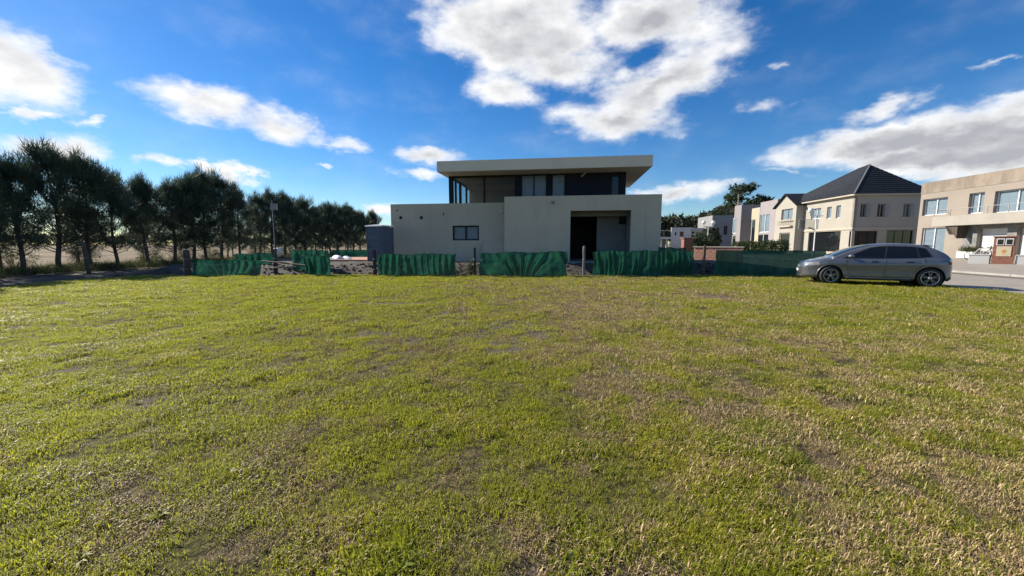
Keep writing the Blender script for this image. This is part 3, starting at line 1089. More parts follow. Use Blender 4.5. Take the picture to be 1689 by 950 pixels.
def net(px0, px1, t0, t1, Y, folds, label, seed, bottom=None, flat=False):
    r = random.Random(seed)
    A, B = atY(px0, 440, Y), atY(px1, 440, Y)
    zt0, zt1 = atY(px0, t0, Y).z, atY(px1, t1, Y).z
    wdt = B.x - A.x
    ph = [r.random() * 6.28 for _ in range(8)]
    fr = [folds * (.6 + .9 * r.random()) for _ in range(4)]
    posts = max(2, int(wdt / 1.3))
    slant = [r.uniform(-.22, .22) for _ in range(3)]
    amp = .025 if flat else .058
    zb_ = -.02 if bottom is None else bottom
    root = empty('net_fence_panel', ((A.x + B.x) / 2, Y, zb_), 0, label, 'fence', 'green net panels along the building plot')

    def fn(u, v):
        sag = .05 * abs(math.sin(math.pi * u * posts + ph[7])) ** 2 + .012 * math.sin(u * 60 + ph[1])
        ztop = zt0 + (zt1 - zt0) * u - sag * (.3 if flat else 1.0)
        z = zb_ + (ztop - zb_) * v
        q = u + slant[0] * (1 - v) * math.sin(u * 8 + ph[2])
        w = amp * (math.sin(q * 6.28 * fr[0] / 2 + ph[3]) + .7 * math.sin(q * 6.28 * fr[1] / 1.3 + ph[4] + v * 1.7) + .45 * math.sin(q * 6.28 * fr[2] + ph[5] - v * 2.6)) * (.25 + .75 * math.sin(math.pi * min(1, v * 1.02)) ** .5)
        w += .05 * math.sin(v * 4 + u * 9 + ph[6]) + .10 * (1 - v) * math.sin(u * 11 + ph[0]) * (0.3 if flat else 1)
        cr = float(vn1.fbm(np.array([u * wdt * 1.0 + v * 1.4 + seed]), np.array([v * 2.0 - u * wdt * .4]), 2.2, 4)[0]) - .5
        w += cr * (.08 if flat else .15)
        dx = (.03 if u in (0, 1) else .015) * math.sin(v * 7 + ph[5])
        return (A.x + wdt * u + dx - root.location.x, w, z - zb_)
    MB().grid(fn, 150, 14).build('net', M['net'], root, smooth=True)
    # the top rope
    MB().tube([tuple(Vector(fn(i / 40, 1.0)) + Vector((0, 0, .006))) for i in range(41)], .008, 5).build('top_rope', M['net'], root)
    return root


for i, a in enumerate(NETS):
    net(*a, seed=20 + i, flat=(i == 5))
net(388, 450, 419, 416, 20.4, 7, 'low green net strip standing back behind the rubble', 40, bottom=.05)
net(481, 544, 412, 412, 19.0, 6, 'upright green net panel standing behind the bunched one', 41, bottom=.15)
net(1086, 1131, 407, 409, 18.6, 5, 'low green net standing back beside the house corner', 42, bottom=.2)
net(549, 612, 412, 412, 33.0, 6, 'dark green net far back at the rear of the plot', 43, bottom=.2, flat=True)


def post(px, ytop, Y, wid, mat, label, name='fence_post', lean=0.0, square=True, z0=-.15, group='posts holding the netting'):
    p = atY(px, ytop, Y)
    h = p.z - z0
    q = empty(name, (p.x, Y, 0), 0, label, 'post', group)
    mb = MB()
    if square:
        s_ = wid / 2
        mb.add([(-s_, -s_, z0), (s_, -s_, z0), (s_, s_, z0), (-s_, s_, z0),
                (-s_ * .92 + lean, -s_ * .92, p.z), (s_ * .92 + lean, -s_ * .92, p.z + .02), (s_ * .92 + lean, s_ * .92, p.z + .03), (-s_ * .92 + lean, s_ * .92, p.z - .01)],
               [(0, 3, 2, 1), (4, 5, 6, 7), (0, 1, 5, 4), (1, 2, 6, 5), (2, 3, 7, 6), (3, 0, 4, 7)])
        mb.build('shaft', mat, q, bevel=.008)
    else:
        n = 6
        mb.tube([(lean * i / n + .01 * math.sin(i * 2.1), .01 * math.cos(i * 1.7), z0 + h * i / n) for i in range(n + 1)] + [(lean, 0, p.z + .015)], [wid / 2] * (n + 1) + [wid * .3], 12)
        mb.build('shaft', mat, q, smooth=True)
    for zz in (.3, .75):
        MB().tube([(wid * .53 * math.cos(t * .5236) + lean * zz / max(h, .1), wid * .53 * math.sin(t * .5236) * (1.3 if square else 1), zz) for t in range(13)], .006, 5).build('tie_wire', M['galv'], q)
    return q


post(307, 412.5, 17.4, .27, M['wood_post'], 'thick dark wooden corner post at the netting end', square=False)
post(617, 412, 17.25, .13, M['dark_post'], 'tarred black post beside the portable toilet')
post(783, 408.5, 17.25, .10, M['dark_post'], 'thin black post beside the weeds under the low block')
post(963.5, 406.5, 17.2, .115, M['grey_post'], 'round grey post in front of the gallery opening', square=False)
post(1162.5, 405, 17.25, .10, M['wood_post'], 'brown post in front of the salmon brick wall')
post(452, 411, 18.0, .14, M['wood_post'], 'squat brown post beside the hanging white sack', lean=.04)

# white sack hung on a line, and sheets on the pale slab
p = atY(458, 409, 18.1)
sk = MB()
sk.grid(lambda u, v: (-.16 + .32 * u + .03 * math.sin(v * 5), .04 * math.sin(u * 9 + v * 3) - .05 * math.sin(v * 3), -.42 * v - .03 * math.sin(u * 6)), 14, 14)
o = sk.build('plastic_sack', M['plastic_white'], smooth=True)
o.location = p
m_ = o.modifiers.new('thick', 'SOLIDIFY'); m_.thickness = .012
tag(o, 'white plastic sack hanging over the rubble behind the netting', 'sack')
q0, q1 = atY(546, 428, 24), atY(614, 428, 24)
o = MB().box(q0.x, q1.x, 23.0, 27.5, .25, .50).build('concrete_slab', M['salmon'], bevel=.02)
tag(o, 'low pinkish slab beside the portable toilet', 'slab')
q = atY(564, 422, 24.2)
mb = MB().grid(lambda u, v: (-.75 + 1.5 * u + .08 * math.sin(v * 9), .6 * v, .02 + .22 * math.sin(math.pi * u) ** .6 * math.sin(math.pi * v) ** .6 * (.75 + .4 * math.sin(u * 14 + v * 5))), 22, 10)
o = mb.build('plastic_sheet', M['plastic_white'], smooth=True)
o.location = (q.x, 23.6, .495)
tag(o, 'crumpled pale plastic sheet lying on the pinkish slab', 'sheet')

# rubble and clods in the gaps (uncountable)
mb = MB()
r = random.Random(5)
for k in range(700):
    if k < 400:
        a_, b_ = r.choice([(433, 505), (546, 622), (753, 790), (936, 977), (1146, 1180), (433, 505), (546, 622)])
        px = r.uniform(a_, b_)
        Y = 17.3 + 2.4 * r.random() ** 1.3
        x = (px - CX) / F * Y
    else:
        x, Y = r.uniform(-17, 12), 17.4 + 3.2 * r.random()
    z = soilfn((x + 19) / 33.5, (Y - NETY - .15) / 26)[2]
    s_ = r.uniform(.015, .05) * (1.8 if r.random() < .08 else 1)
    rot = Matrix.Rotation(r.random() * 6.28, 3, 'Z') @ Matrix.Rotation(r.random() * 6.28, 3, 'X')
    P = [rot @ Vector((sx_ * s_ * r.uniform(.5, 1.2), sy_ * s_ * r.uniform(.5, 1.2), sz_ * s_ * r.uniform(.4, 1))) + Vector((x, Y, z + s_ * .3))
         for sx_ in (-1, 1) for sy_ in (-1, 1) for sz_ in (-1, 1)]
    mb.add(P, [(0, 1, 3, 2), (4, 6, 7, 5), (0, 4, 5, 1), (2, 3, 7, 6), (0, 2, 6, 4), (1, 5, 7, 3)])
o = mb.build('rubble', pmat('rubble', (.034, .027, .021), (.085, .068, .054), .6, .95))
tag(o, 'dark clods and broken rubble heaped behind the netting', 'rubble', kind='stuff')
# broken timber planks in the gap
for k, (px, py, Y, rz, ry, L) in enumerate(((470, 434, 17.8, .2, .12, 2.0), (462, 441, 17.6, -.25, -.05, 1.7), (486, 446, 17.5, .9, .5, .8))):
    c = atY(px, py, Y)
    o = MB().box(-L / 2, L / 2, -.06, .06, -.018, .018).build('plank', M['wood_post'])
    o.location = c
    o.rotation_euler = (.2, ry, rz)
    tag(o, ('long dark plank thrown across the rubble', 'dark plank lying low on the rubble', 'short dark plank sticking up out of the rubble')[k], 'plank', 'broken planks in the rubble')

# utility pole with a meter box, among the trees
p = atY(449, 330, 19.4)
up = empty('service_pole', (p.x, 19.4, 0), 0, 'slim service pole carrying a grey box in front of the trees', 'pole')
MB().tube([(0, 0, -.2), (.01, 0, 2.0), (0, 0, p.z)], [.04, .036, .03], 8).build('pole_shaft', M['dark_post'], up, smooth=True)
bz = atY(449, 342, 19.4).z
MB().box(-.03, .27, -.17, -.04, bz - .14, bz + .14).build('meter_box', M['frame_grey'], up, bevel=.015)
MB().box(-.045, .285, -.185, -.03, bz + .141, bz + .16).build('box_hood', M['galv'], up)
MB().tube([(.0, -.05, bz - .14), (.0, -.06, .6)], .014, 6).build('conduit', M['galv'], up)


# ------------------------------------------------------------------ trees
def soup(name, V, Fc, mat, parent):
    me = bpy.data.meshes.new(name)
    me.from_pydata(V.tolist(), [], Fc.tolist())
    me.materials.append(mat)
    o = bpy.data.objects.new(name, me)
    COL.objects.link(o)
    o.parent = parent
    return o


def blades(r, C, n, ln, wd, up, out, jitter):
    """n thin leaf blades round every clump centre in C (k,3); directions mix outward and upward"""
    k = len(C)
    c = np.repeat(C, n, 0)
    m_ = len(c)
    o = np.stack([c[:, 0], c[:, 1], np.zeros(m_)], 1)
    o /= (np.linalg.norm(o, axis=1, keepdims=True) + 1e-6)
    d = r.randn(m_, 3) * jitter + o * out + np.array([0, 0, up])
    d /= np.linalg.norm(d, axis=1, keepdims=True)
    L = ln * (.5 + r.rand(m_, 1))
    s = np.cross(d, r.randn(m_, 3))
    s /= (np.linalg.norm(s, axis=1, keepdims=True) + 1e-6)
    w = wd * (.6 + .8 * r.rand(m_, 1))
    p = c + r.randn(m_, 3) * .10
    a, b_, t = p - s * w, p + s * w, p + d * L
    V = np.stack([a, b_, t], 1).reshape(-1, 3)
    return V, np.arange(len(V)).reshape(-1, 3)


def casuarina(seed, h, label):
    r = np.random.RandomState(seed)
    root = empty('casuarina_tree', (0, 0, 0), 0, label, 'tree', 'dark windbreak trees along the dirt track')
    mb = MB()
    lx, ly = r.uniform(-.22, .22), r.uniform(-.22, .22)
    bend = lambda t: Vector((lx * math.sin(t * 3) + .06 * math.sin(t * 7 + seed), ly * math.sin(t * 2.6) + .06 * math.cos(t * 6 + seed), h * .95 * t))
    mb.tube([tuple(bend(i / 10)) if i else (0, 0, -.15) for i in range(11)], [.088 * (1 - i / 10.6) ** .8 + .008 for i in range(11)], 8)
    C, L = [], []
    nb = 56
    for k in range(nb):
        t = .15 + .79 * (k + r.rand()) / nb
        a = k * 2.4 + r.rand() * 1.2
        q_ = (t - .10) / .90
        prof = (1.55 * math.sin(math.pi * q_ ** .62) ** .9 * (1 - .52 * q_) + .12) * (.6 + .6 * r.rand())
        rise = prof * (.15 + .9 * r.rand() + .6 * t)
        b0 = bend(t)
        tip = b0 + Vector((math.cos(a) * prof, math.sin(a) * prof, rise))
        mid = b0.lerp(tip, .5) + Vector((0, 0, -.12 * prof))
        mb.tube([tuple(b0), tuple(mid), tuple(tip)], [.028 * (1.15 - t), .018 * (1.15 - t), .005], 5, cap=False)
        nc = 6 if t > .30 else (4 if r.rand() < .6 else 2)
        for q in range(nc):
            f = .40 + .64 * (q + r.rand()) / nc
            pp = b0.lerp(mid, min(1, f * 2)) if f < .5 else mid.lerp(tip, (f - .5) * 2)
            C.append([pp.x + r.randn() * .07, pp.y + r.randn() * .07, pp.z + r.randn() * .07])
        if t > .45 and r.rand() < .8:       # upright end shoots that break the outline
            for q in range(3):
                L.append([tip.x + r.randn() * .03, tip.y + r.randn() * .03, tip.z + .10 * q])
    for k in range(12):                      # leader
        L.append([bend(1).x + r.randn() * .05, bend(1).y + r.randn() * .05, h * (.86 + .17 * k / 12)])
    for k in range(5):
        a, rr, z = r.rand() * 6.28, .15 + .45 * r.rand(), h * (.80 + .10 * r.rand())
        for q in range(5):
            L.append([rr * math.cos(a), rr * math.sin(a), z + q * .13])
    mb.build('trunk', M['bark'], root, smooth=True)
    V1, F1 = blades(r, np.array(C), 25, .29, .012, .80, .35, .60)
    V2, F2 = blades(r, np.array(C + L), 8, .40, .010, 1.1, .25, .45)
    V3, F3 = blades(r, np.array(L), 10, .40, .010, 1.4, .15, .30)
    V3 = V3 * 1.0
    soup('crown', np.concatenate([V1, V2, V3]), np.concatenate([F1, F2 + len(V1), F3 + len(V1) + len(V2)]), M['needle'], root)
    return root


TREE_PX = [35, 97, 152, 195, 243, 288, 318, 342, 368, 396, 430, 452, 472, 490, 506, 521, 535, 548, 561, 573, 585, 596, 607, 617]
VARS = [casuarina(300 + i, 5.85 + .3 * (i % 3), '') for i in range(7)]
ORD = ['first', 'second', 'third', 'fourth', 'fifth', 'sixth', 'seventh', 'eighth', 'ninth', 'tenth']
r = random.Random(3)
spots = []
for Y in (10.6, 12.2, 13.8, 15.3, 17.0):
    spots.append((-23.8 + .1 * (Y - 18.7) + r.uniform(-.2, .2), Y, None))
for px in TREE_PX:
    k = (px - CX) / F
    Y = 25.67 / (.1 - k)
    spots.append((k * Y, Y, px))
used = set()
for i, (x, y, px) in enumerate(spots):
    v = VARS[(i * 3 + i // 7) % 7]
    if v.name in used:
        t = copy_tree(v)
    else:
        used.add(v.name)
        t = v
    s_ = r.uniform(.88, 1.05)
    t.location = (x, y, -.02)
    t.rotation_euler = (0, 0, r.random() * 6.28)
    t.scale = (s_ * r.uniform(1.0, 1.3), s_ * r.uniform(1.0, 1.3), s_)
    if px is None: t['label'] = 'dark casuarina at the open end of the track'
    elif px == 35: t['label'] = 'dark casuarina, second before the leaning wooden post'
    elif px == 97: t['label'] = 'dark casuarina directly before the leaning wooden post'
    elif i - 7 < len(ORD): t['label'] = 'dark casuarina, %s in the row past the leaning wooden post' % ORD[i - 7]
    else: t['label'] = 'dark casuarina in the far stretch of the row towards the portable toilet'
# second row of the windbreak, further from the track
for i in range(11):
    y = 20 + i * 3.6 + r.uniform(-.5, .5)
    x = -26.6 + .1 * (y - 18.7) + r.uniform(-.4, .4)
    t = copy_tree(VARS[(i * 2 + 1) % 5])
    s_ = r.uniform(.66, .85)
    t.location = (x, y, -.05)
    t.rotation_euler = (0, 0, r.random() * 6.28)
    t.scale = (s_, s_, s_)
    t['label'] = 'smaller dark casuarina behind the front row of the windbreak'
    t['group'] = 'trees in the rear row of the windbreak'

# wire stock fence beyond the trees
wf = empty('wire_fence', (-28.2, 30, 0), 0, 'wire stock fence with wooden posts along the dry field', 'fence')
for k in range(13):
    y = -17 + k * 4.2
    MB().tube([(.1 * y, y, -.1), (.1 * y + r.uniform(-.03, .03), y, 1.25)], .06, 7).build('post', M['wood_post'], wf)
for z in (.35, .62, .90, 1.15):
    MB().tube([(.1 * -17, -17, z), (.1 * 34, 34, z)], .006, 4).build('wire', M['galv'], wf)
# leaning post at the verge
q = post(141, 399, 19.0, .17, M['wood_post'], 'leaning weathered wooden post between the trees by the track', name='leaning_post', lean=-.12, square=False, group=None)

# verge weeds and scrub under the trees (uncountable)
rr_ = np.random.RandomState(5)
n = 5200
y = 8 + 50 * rr_.rand(n) ** 1.3
x = -23.4 + .1 * (y - 18.7) + rr_.randn(n) * .9 - .6
V, Fc = blades(rr_, np.stack([x, y, np.zeros(n) - .02], 1), 12, .34, .013, 1.2, 0, .7)
o = soup('verge_weeds', V, Fc, M['weed'], None)
tag(o, 'low weeds and rough grass under the windbreak trees', 'weeds', kind='stuff')


def bush(name, c, rx_, ry_, rz_, nclump, mat, label, seed, n=16, ln=.2, wd=.02, cat='bush', group=None, stem=True, round_=False):
    r = np.random.RandomState(seed)
    root = empty(name, c, 0, label, cat, group)
    d = r.randn(nclump, 3)
    d /= np.linalg.norm(d, axis=1, keepdims=True)
    d *= (.93 + .07 * r.rand(nclump, 1)) if round_ else r.rand(nclump, 1) ** .4
    C = d * np.array([rx_, ry_, rz_ * .5]) + np.array([0, 0, rz_ * .52])
    V, Fc = blades(r, C, n, ln, wd, .35, .3, .9)
    soup('foliage', V, Fc, mat, root)
    mb = MB()
    for k in range(5):
        a = k * 1.26
        mb.tube([(0, 0, -.05), (rx_ * .5 * math.cos(a), ry_ * .5 * math.sin(a), rz_ * .6)], [.025, .008], 5)
    mb.build('stems', M['bark'], root)
    return root


r = random.Random(9)
for k in range(11):
    y = 16 + 3.1 * k + r.uniform(-.8, .8)
    bush('scrub_bush', (-27.6 + .1 * (y - 18.7) + r.uniform(-.6, .4), y, -.05), r.uniform(.6, 1.1), r.uniform(.6, 1.0), r.uniform(.9, 1.6), 60, M['scrub'] if k % 2 else M['weed'],
         'dry brown scrub bush under the windbreak' if k % 2 else 'dull green scrub bush under the windbreak', 60 + k, ln=.3, wd=.012,
         group='brown scrub bushes under the windbreak' if k % 2 else 'green scrub bushes under the windbreak')
p = atY(777, 440, 17.5)
bush('weed_clump', (p.x, 17.35, 0), .22, .18, .55, 26, M['weed'], 'tall green weed clump beside the thin black post', 80, ln=.16, wd=.012, cat='weed')

# far woods on the horizon (one mass)
rr_ = np.random.RandomState(8)


def woods(name, x0, x1, Y, hmin, hmax, n, mat, label, seed, ln=1.8):
    r_ = np.random.RandomState(seed)
    x = x0 + (x1 - x0) * r_.rand(n)
    hh = hmin + (hmax - hmin) * vn2.fbm(x, x * 0 + seed, .045, 4) * (.75 + .5 * vn3.fbm(x, x * 0, .25, 2))
    z = hh * np.sqrt(r_.rand(n))
    C = np.stack([x, Y + r_.randn(n) * 5, z], 1)
    V, Fc = blades(r_, np.stack([x, np.full(n, Y) + r_.randn(n) * 5, z], 1), 5, ln, .5, .5, 0, .8)
    o = soup(name, V, Fc, mat, None)
    tag(o, label, 'woods', kind='stuff')


woods('distant_woods', -560, -160, 330, 4.0, 13, 3600, M['far_leaf'], 'dark far wood along the edge of the dry field', 1)
woods('distant_woods', -330, 40, 420, 3, 8, 2000, M['far_leaf'], 'low far treeline behind the windbreak', 4)
woods('distant_woods', 50, 165, 160, 10, 18, 2600, M['far_leaf'], 'dark tree belt behind the white house', 2, 1.6)
woods('bare_woods', 85, 125, 165, 14, 19, 700, M['bare_twig'], 'leafless grey brown treetops above the dark belt', 3, 1.6)


def gum(loc, h, seed, label):
    r = np.random.RandomState(seed)
    root = empty('gum_tree', loc, 0, label, 'tree')
    mb = MB()
    mb.tube([(0, 0, -.3), (.2, .1, h * .35), (.5, 0, h * .65), (.3, 0, h * .9)], [.42, .33, .2, .07], 9)
    C = []
    for k in range(17):
        t = .42 + .56 * k / 17
        a = r.rand() * 6.28
        L = h * (.30 * (1.1 - t) + .09) * (.7 + .6 * r.rand())
        b0 = Vector((.3, 0, h * t * .9))
        tip = b0 + Vector((math.cos(a) * L, math.sin(a) * L, L * .55))
        mb.tube([tuple(b0), tuple(b0.lerp(tip, .55) + Vector((0, 0, -.2))), tuple(tip)], [.14 * (1.1 - t), .08 * (1.1 - t), .02], 6, cap=False)
        R_ = h * .088 * (.8 + .6 * r.rand())
        for q in range(26):
            d = r.randn(3)
            d /= np.linalg.norm(d)
            C.append(np.array(tip) + d * R_ * np.array([1.15, 1.15, .75]) * r.rand() ** .35)
    mb.build('trunk', M['gum_bark'], root, smooth=True)
    V, Fc = blades(r, np.array(C), 15, .55, .11, -.15, .25, .9)
    soup('crown', V, Fc, M['gum_leaf'], root)


p = atY(1211, 395, 95)
gum((p.x, 95, .3), atY(1216, 301, 95).z, 21, 'tall gum tree with open clumped crown behind the mauve house')
p = atY(1252, 395, 92)
gum((p.x, 92, .3), atY(1252, 322, 92).z, 22, 'shorter gum tree beside the lilac house')

# ------------------------------------------------------------------ houses across the street
PSI = R(6)
BX, BY = 36.3, 32.0                                    # a point on the building line


def on_line(px):
    """where the photo column meets the building line"""
    k = (px - CX) / F
    t = math.tan(PSI)
    Y = (BX - t * BY) / (k - t)
    return k * Y, Y


def street_house(px_far, name, label):
    x, y = on_line(px_far)
    f = Fr(x, y, R(-90) - PSI)
    e = empty(name, tuple(f.O), f.r, label, 'house')
    return f, e


ZB = .25
# --- beige house with balcony
B, be = street_house(1506, 'beige_house', 'beige two-storey flat-roofed house with balcony and white garage doors')
bw = 14.0
zt_ = (B.hit(1512, 303).z + B.hit(1689, 277).z) / 2
op = {}
op['a'] = B.rect(1522, 327, 1562, 354.5)
op['b'] = B.rect(1597.5, 318, 1622.5, 352)
op['c'] = B.rect(1640, 311.5, 1712, 349)
zlow = .62
op['d'] = (*B.rect(1519.5, 375, 1558, 414)[:2], zlow + .02, B.hit(1540, 375.5).z)
op['e'] = (*B.rect(1612, 376, 1661, 420)[:2], zlow + .02, B.hit(1636, 376.5).z)
op['f'] = (*B.rect(1677, 375, 1740, 420)[:2], zlow + .02, B.hit(1636, 376.5).z)
zs_ = zt_ - .95
mb = MB()
wall(mb, (0, 0, 0), X1, Y1, bw, ZB, zs_, .3, list(op.values()))
mb.build('front_wall', M['beige'], be)
MB().box(-.02, bw, -.025, .32, zs_, zt_).build('parapet', M['beige_dirty'], be)
MB().box(0, .3, .301, 9, ZB, zt_ - .003).build('side_wall', M['beige'], be)
MB().box(.3, bw, .33, 9, zs_ - .3, zs_ - .1).build('roof', M['membrane'], be)
MB().box(.32, bw, 2.2, 2.3, ZB, zs_ - .4).build('inner_wall', M['int_grey'], be)
for k in 'abc':
    window(be, (0, 0, 0), X1, Y1, *op[k], cols=2, frame=.07, set_in=.2, fm='frame_white', gm='glass_house', back='curtain_reflection')
window(be, (0, 0, 0), X1, Y1, *op['d'], cols=2, frame=.07, set_in=.12, fm='frame_white', gm='glass_house', back='curtain_reflection', name='glass_door')
for k in 'ef':
    a_, b_, c_, d_ = op[k]
    gd = MB().box(a_ + .01, b_ - .01, .24, .29, c_, d_ - .01).build('garage_door', M['white_paint'], be)
    for q in range(1, 4):
        zz = c_ + (d_ - c_) * q / 4
        MB().box(a_ + .02, b_ - .02, .232, .239, zz - .012, zz + .012).build('door_groove', M['frame_grey'], gd)
# stone surround of the garages
s0 = B.rect(1589, 372, 1600, 420)[0]
mb = MB()
wall(mb, (s0, -.06, 0), X1, Y1, bw - s0, ZB, B.hit(1636, 370).z, .057, [(op[k][0] - s0, op[k][1] - s0, op[k][2] - 1, op[k][3]) for k in 'ef'])
mb.build('stone_surround', M['stone_clad'], be)
# balcony
b0, b1, bz0, bz1 = B.hit(1560, 365).x, bw - .05, B.hit(1636, 370.5).z, B.hit(1636, 353).z
MB().box(b0, b1, -1.05, -.001, bz0 + .02, bz1).build('balcony_slab', pmat('balcony render', (.33, .305, .265), (.285, .265, .23), .8, .85), be)
rl = MB()
rl.tube([(b0 + .05, -1.0, bz1 + .55), (b1, -1.0, bz1 + .55)], .022, 6)
rl.tube([(b0 + .05, -1.0, bz1 + .55), (b0 + .05, -.05, bz1 + .55)], .022, 6)
rail = rl.build('balcony_rail', M['galv'], be)
nb = int((b1 - b0) / 1.35)
for k in range(nb + 1):
    uu = b0 + .05 + 1.35 * k
    MB().box(uu - .02, uu + .02, -1.02, -.98, bz1, bz1 + .54).build('rail_post', M['galv'], rail)
MB().prism([(b0 + 1.2, bz0 + .02), (b0 + 2.0, bz0 + .02), (b0 + 2.0, bz0 - 1.0)], 1, -.9, -.2).build('stair_soffit', M['wood_post'], be)

# --- cream house with hipped dark roof
C1, ce = street_house(1290, 'cream_house', 'cream two-storey house with steep dark hipped roof and gabled bay')
xn, yn = on_line(1400)
cw = C1.loc((xn, yn, 0)).x
ze = (C1.hit(1400, 322).z + C1.hit(1345, 331).z) / 2
CDEP = C1.hit(1548, 297, 0, cw + .45).y - .45
# street front: tall shop-like glazing, upper windows
u_ = lambda px, py=360: C1.hit(px, py).x
fo = {'glz': (u_(1336), u_(1389), ZB + .3, C1.hit(1362, 382).z),
      'w1': (u_(1337.5), u_(1353), C1.hit(1345, 361).z, C1.hit(1345, 344).z),
      'w2': (u_(1363), u_(1370.5), C1.hit(1366, 360.5).z, C1.hit(1366, 341.5).z),
      'w3': (u_(1378), u_(1385.5), C1.hit(1381, 360).z, C1.hit(1381, 339).z)}
mb = MB()
wall(mb, (0, 0, 0), X1, Y1, cw, ZB, ze, .3, list(fo.values()))
mb.build('front_wall', M['cream'], ce)
window(ce, (0, 0, 0), X1, Y1, *fo['glz'], cols=4, frame=.06, set_in=.2, fm='black_metal', gm='glass_dark', name='shopfront_glazing')
for k in ('w1', 'w2', 'w3'):
    window(ce, (0, 0, 0), X1, Y1, *fo[k], cols=2 if k == 'w1' else 1, frame=.07, set_in=.14, fm='frame_white', gm='glass_house', back='curtain_reflection')
# side facing the empty plot
so = []
vv_ = lambda px, py=345: C1.hit(px, py, 0, cw).y
for (a_, b_) in ((1419.5, 1429), (1447.5, 1459), (1490, 1501)):
    so.append((vv_(a_), vv_(b_), C1.hit(a_, 358, 0, cw).z, C1.hit(a_, 336, 0, cw).z))
sg = [(vv_(1403, 390), vv_(1447, 390), ZB + .9, C1.hit(1425, 381, 0, cw).z), (vv_(1462, 390), vv_(1506, 390), ZB + .9, C1.hit(1480, 380, 0, cw).z)]
mb = MB()
wall(mb, (cw, 0, 0), Y1, (-1, 0, 0), CDEP, ZB, ze, .3, so + sg)
mb.build('side_wall', M['cream'], ce)
for q in so:
    window(ce, (cw, 0, 0), Y1, (-1, 0, 0), *q, cols=2, frame=.07, set_in=.12, fm='frame_grey', gm='glass_dark', back='curtain_reflection')
    MB().box(cw + .002, cw + .06, q[0] - .12, q[1] + .12, q[2] - .12, q[2] - .002).build('sill', M['cream_trim'], ce)
    for s_ in (q[1] + .02,):
        MB().box(cw + .002, cw + .07, s_, s_ + .34, q[2], q[3]).build('shutter', M['frame_grey'], ce)
for q in sg:
    window(ce, (cw, 0, 0), Y1, (-1, 0, 0), *q, cols=3, frame=.06, set_in=.15, fm='black_metal', gm='glass_dark', name='ground_floor_glazing')
zc = C1.hit(1440, 376.5, 0, cw).z
MB().box(cw + .001, cw + .08, -.08, CDEP, zc - .12, zc + .10).build('string_course', M['cream_trim'], ce)
MB().box(1.0, cw, -.08, -.001, zc - .12, zc + .10).build('string_course', M['cream_trim'], ce)
MB().box(-.0, .3, .301, CDEP, ZB, ze - .003).build('far_side_wall', M['cream'], ce)
MB().box(.3, cw - .3, CDEP - .3, CDEP - .001, ZB, ze - .003).build('rear_wall', M['cream'], ce)
MB().box(.35, cw - .35, 2.0, 2.1, ZB, ze - .2).build('inner_wall', M['int_brown'], ce)
MB().box(.3, cw - .3, .31, CDEP - .31, zc - .1, zc + .1).build('upper_floor', M['concrete'], ce)
# roof: hip planes with visible courses
ov = .45
RV = CDEP * .45
ap = C1.hit(1435, 272, 1, RV)
rz_ = ap.z
e0, e1, f0, f1 = -ov, cw + ov, -ov, CDEP + ov
rh = max(ap.x, cw * .5)
rh2 = min(cw - rh, rh * .6)
ridge = [(min(cw - 2.0, ap.x), RV, rz_), (min(cw - 2.0, ap.x) - 2.6, RV + .6, rz_)]
corner = [(e0, f0, ze), (e1, f0, ze), (e1, f1, ze), (e0, f1, ze)]
rf = MB().add(corner + [ridge[0], ridge[1]], [(0, 1, 4, 5), (1, 2, 4), (2, 3, 5, 4), (3, 0, 5), (3, 2, 1, 0)]).build('roof', M['slate'], ce)
MB().tube([corner[1], ridge[0]], .09, 6).build('hip_cap', M['slate_edge'], rf)
MB().tube([corner[0], ridge[1]], .09, 6).build('hip_cap', M['slate'], rf)
MB().tube([ridge[0], ridge[1]], .10, 6).build('ridge_cap', M['slate'], rf)


def courses(a, b_, c, d, n, nm):
    """raised tile courses on the slope a-b (eave) up to d-c (top)"""
    a, b_, c, d = map(Vector, (a, b_, c, d))
    nrm = (b_ - a).cross(d - a).normalized()
    if nrm.z < 0: nrm = -nrm
    for k in range(n):
        t0, t1 = k / n, (k + 1) / n
        p0, p1, p2, p3 = a.lerp(d, t0), b_.lerp(c, t0), b_.lerp(c, t1), a.lerp(d, t1)
        MB().add([p0 + nrm * .05, p1 + nrm * .05, p2 + nrm * .02, p3 + nrm * .02, p0 + nrm * .005, p1 + nrm * .005], [(0, 1, 2, 3), (4, 5, 1, 0)]).build('tile_course', M['slate'], rf)


courses(corner[0], corner[1], ridge[0], ridge[1], 14, 'f')
courses(corner[1], corner[2], ridge[0], ridge[0], 14, 's')
MB().box(e0 + .03, e1 - .03, f0 + .03, f1 - .03, ze - .16, ze - .02).build('eave_board', M['cream_trim'], ce)
# gabled bay on the street front
gb0, gb1, gpx = u_(1291), u_(1326), 1311
bd = 1.0
zge = C1.hit(1296, 340, 1, -bd).z
zga = C1.hit(1311, 318.5, 1, -bd).z
bay_o = [(u_(1301) - gb0, u_(1320) - gb0, C1.hit(1310, 361, 1, -bd).z, C1.hit(1310, 343, 1, -bd).z), (u_(1300) - gb0, u_(1318) - gb0, ZB + .3, C1.hit(1310, 383, 1, -bd).z)]
mb = MB()
wall(mb, (gb0, -bd, 0), X1, Y1, gb1 - gb0, ZB, zge, .25, bay_o)
gm2 = (gb0 + gb1) / 2
mb.prism([(gb0, zge), (gb1, zge), (gm2, zga)], 1, -bd, -bd + .25)
bay = mb.build('gable_bay', M['cream'], ce)
for s_, nm in ((gb0, 'a'), (gb1 - .25, 'b')):
    MB().box(s_, s_ + .25, -bd + .251, -.001, ZB, zge).build('bay_side', M['cream'], bay)
window(ce, (gb0, -bd, 0), X1, Y1, *bay_o[0], cols=2, frame=.07, set_in=.12, fm='frame_grey', gm='glass_house', back='curtain_reflection')
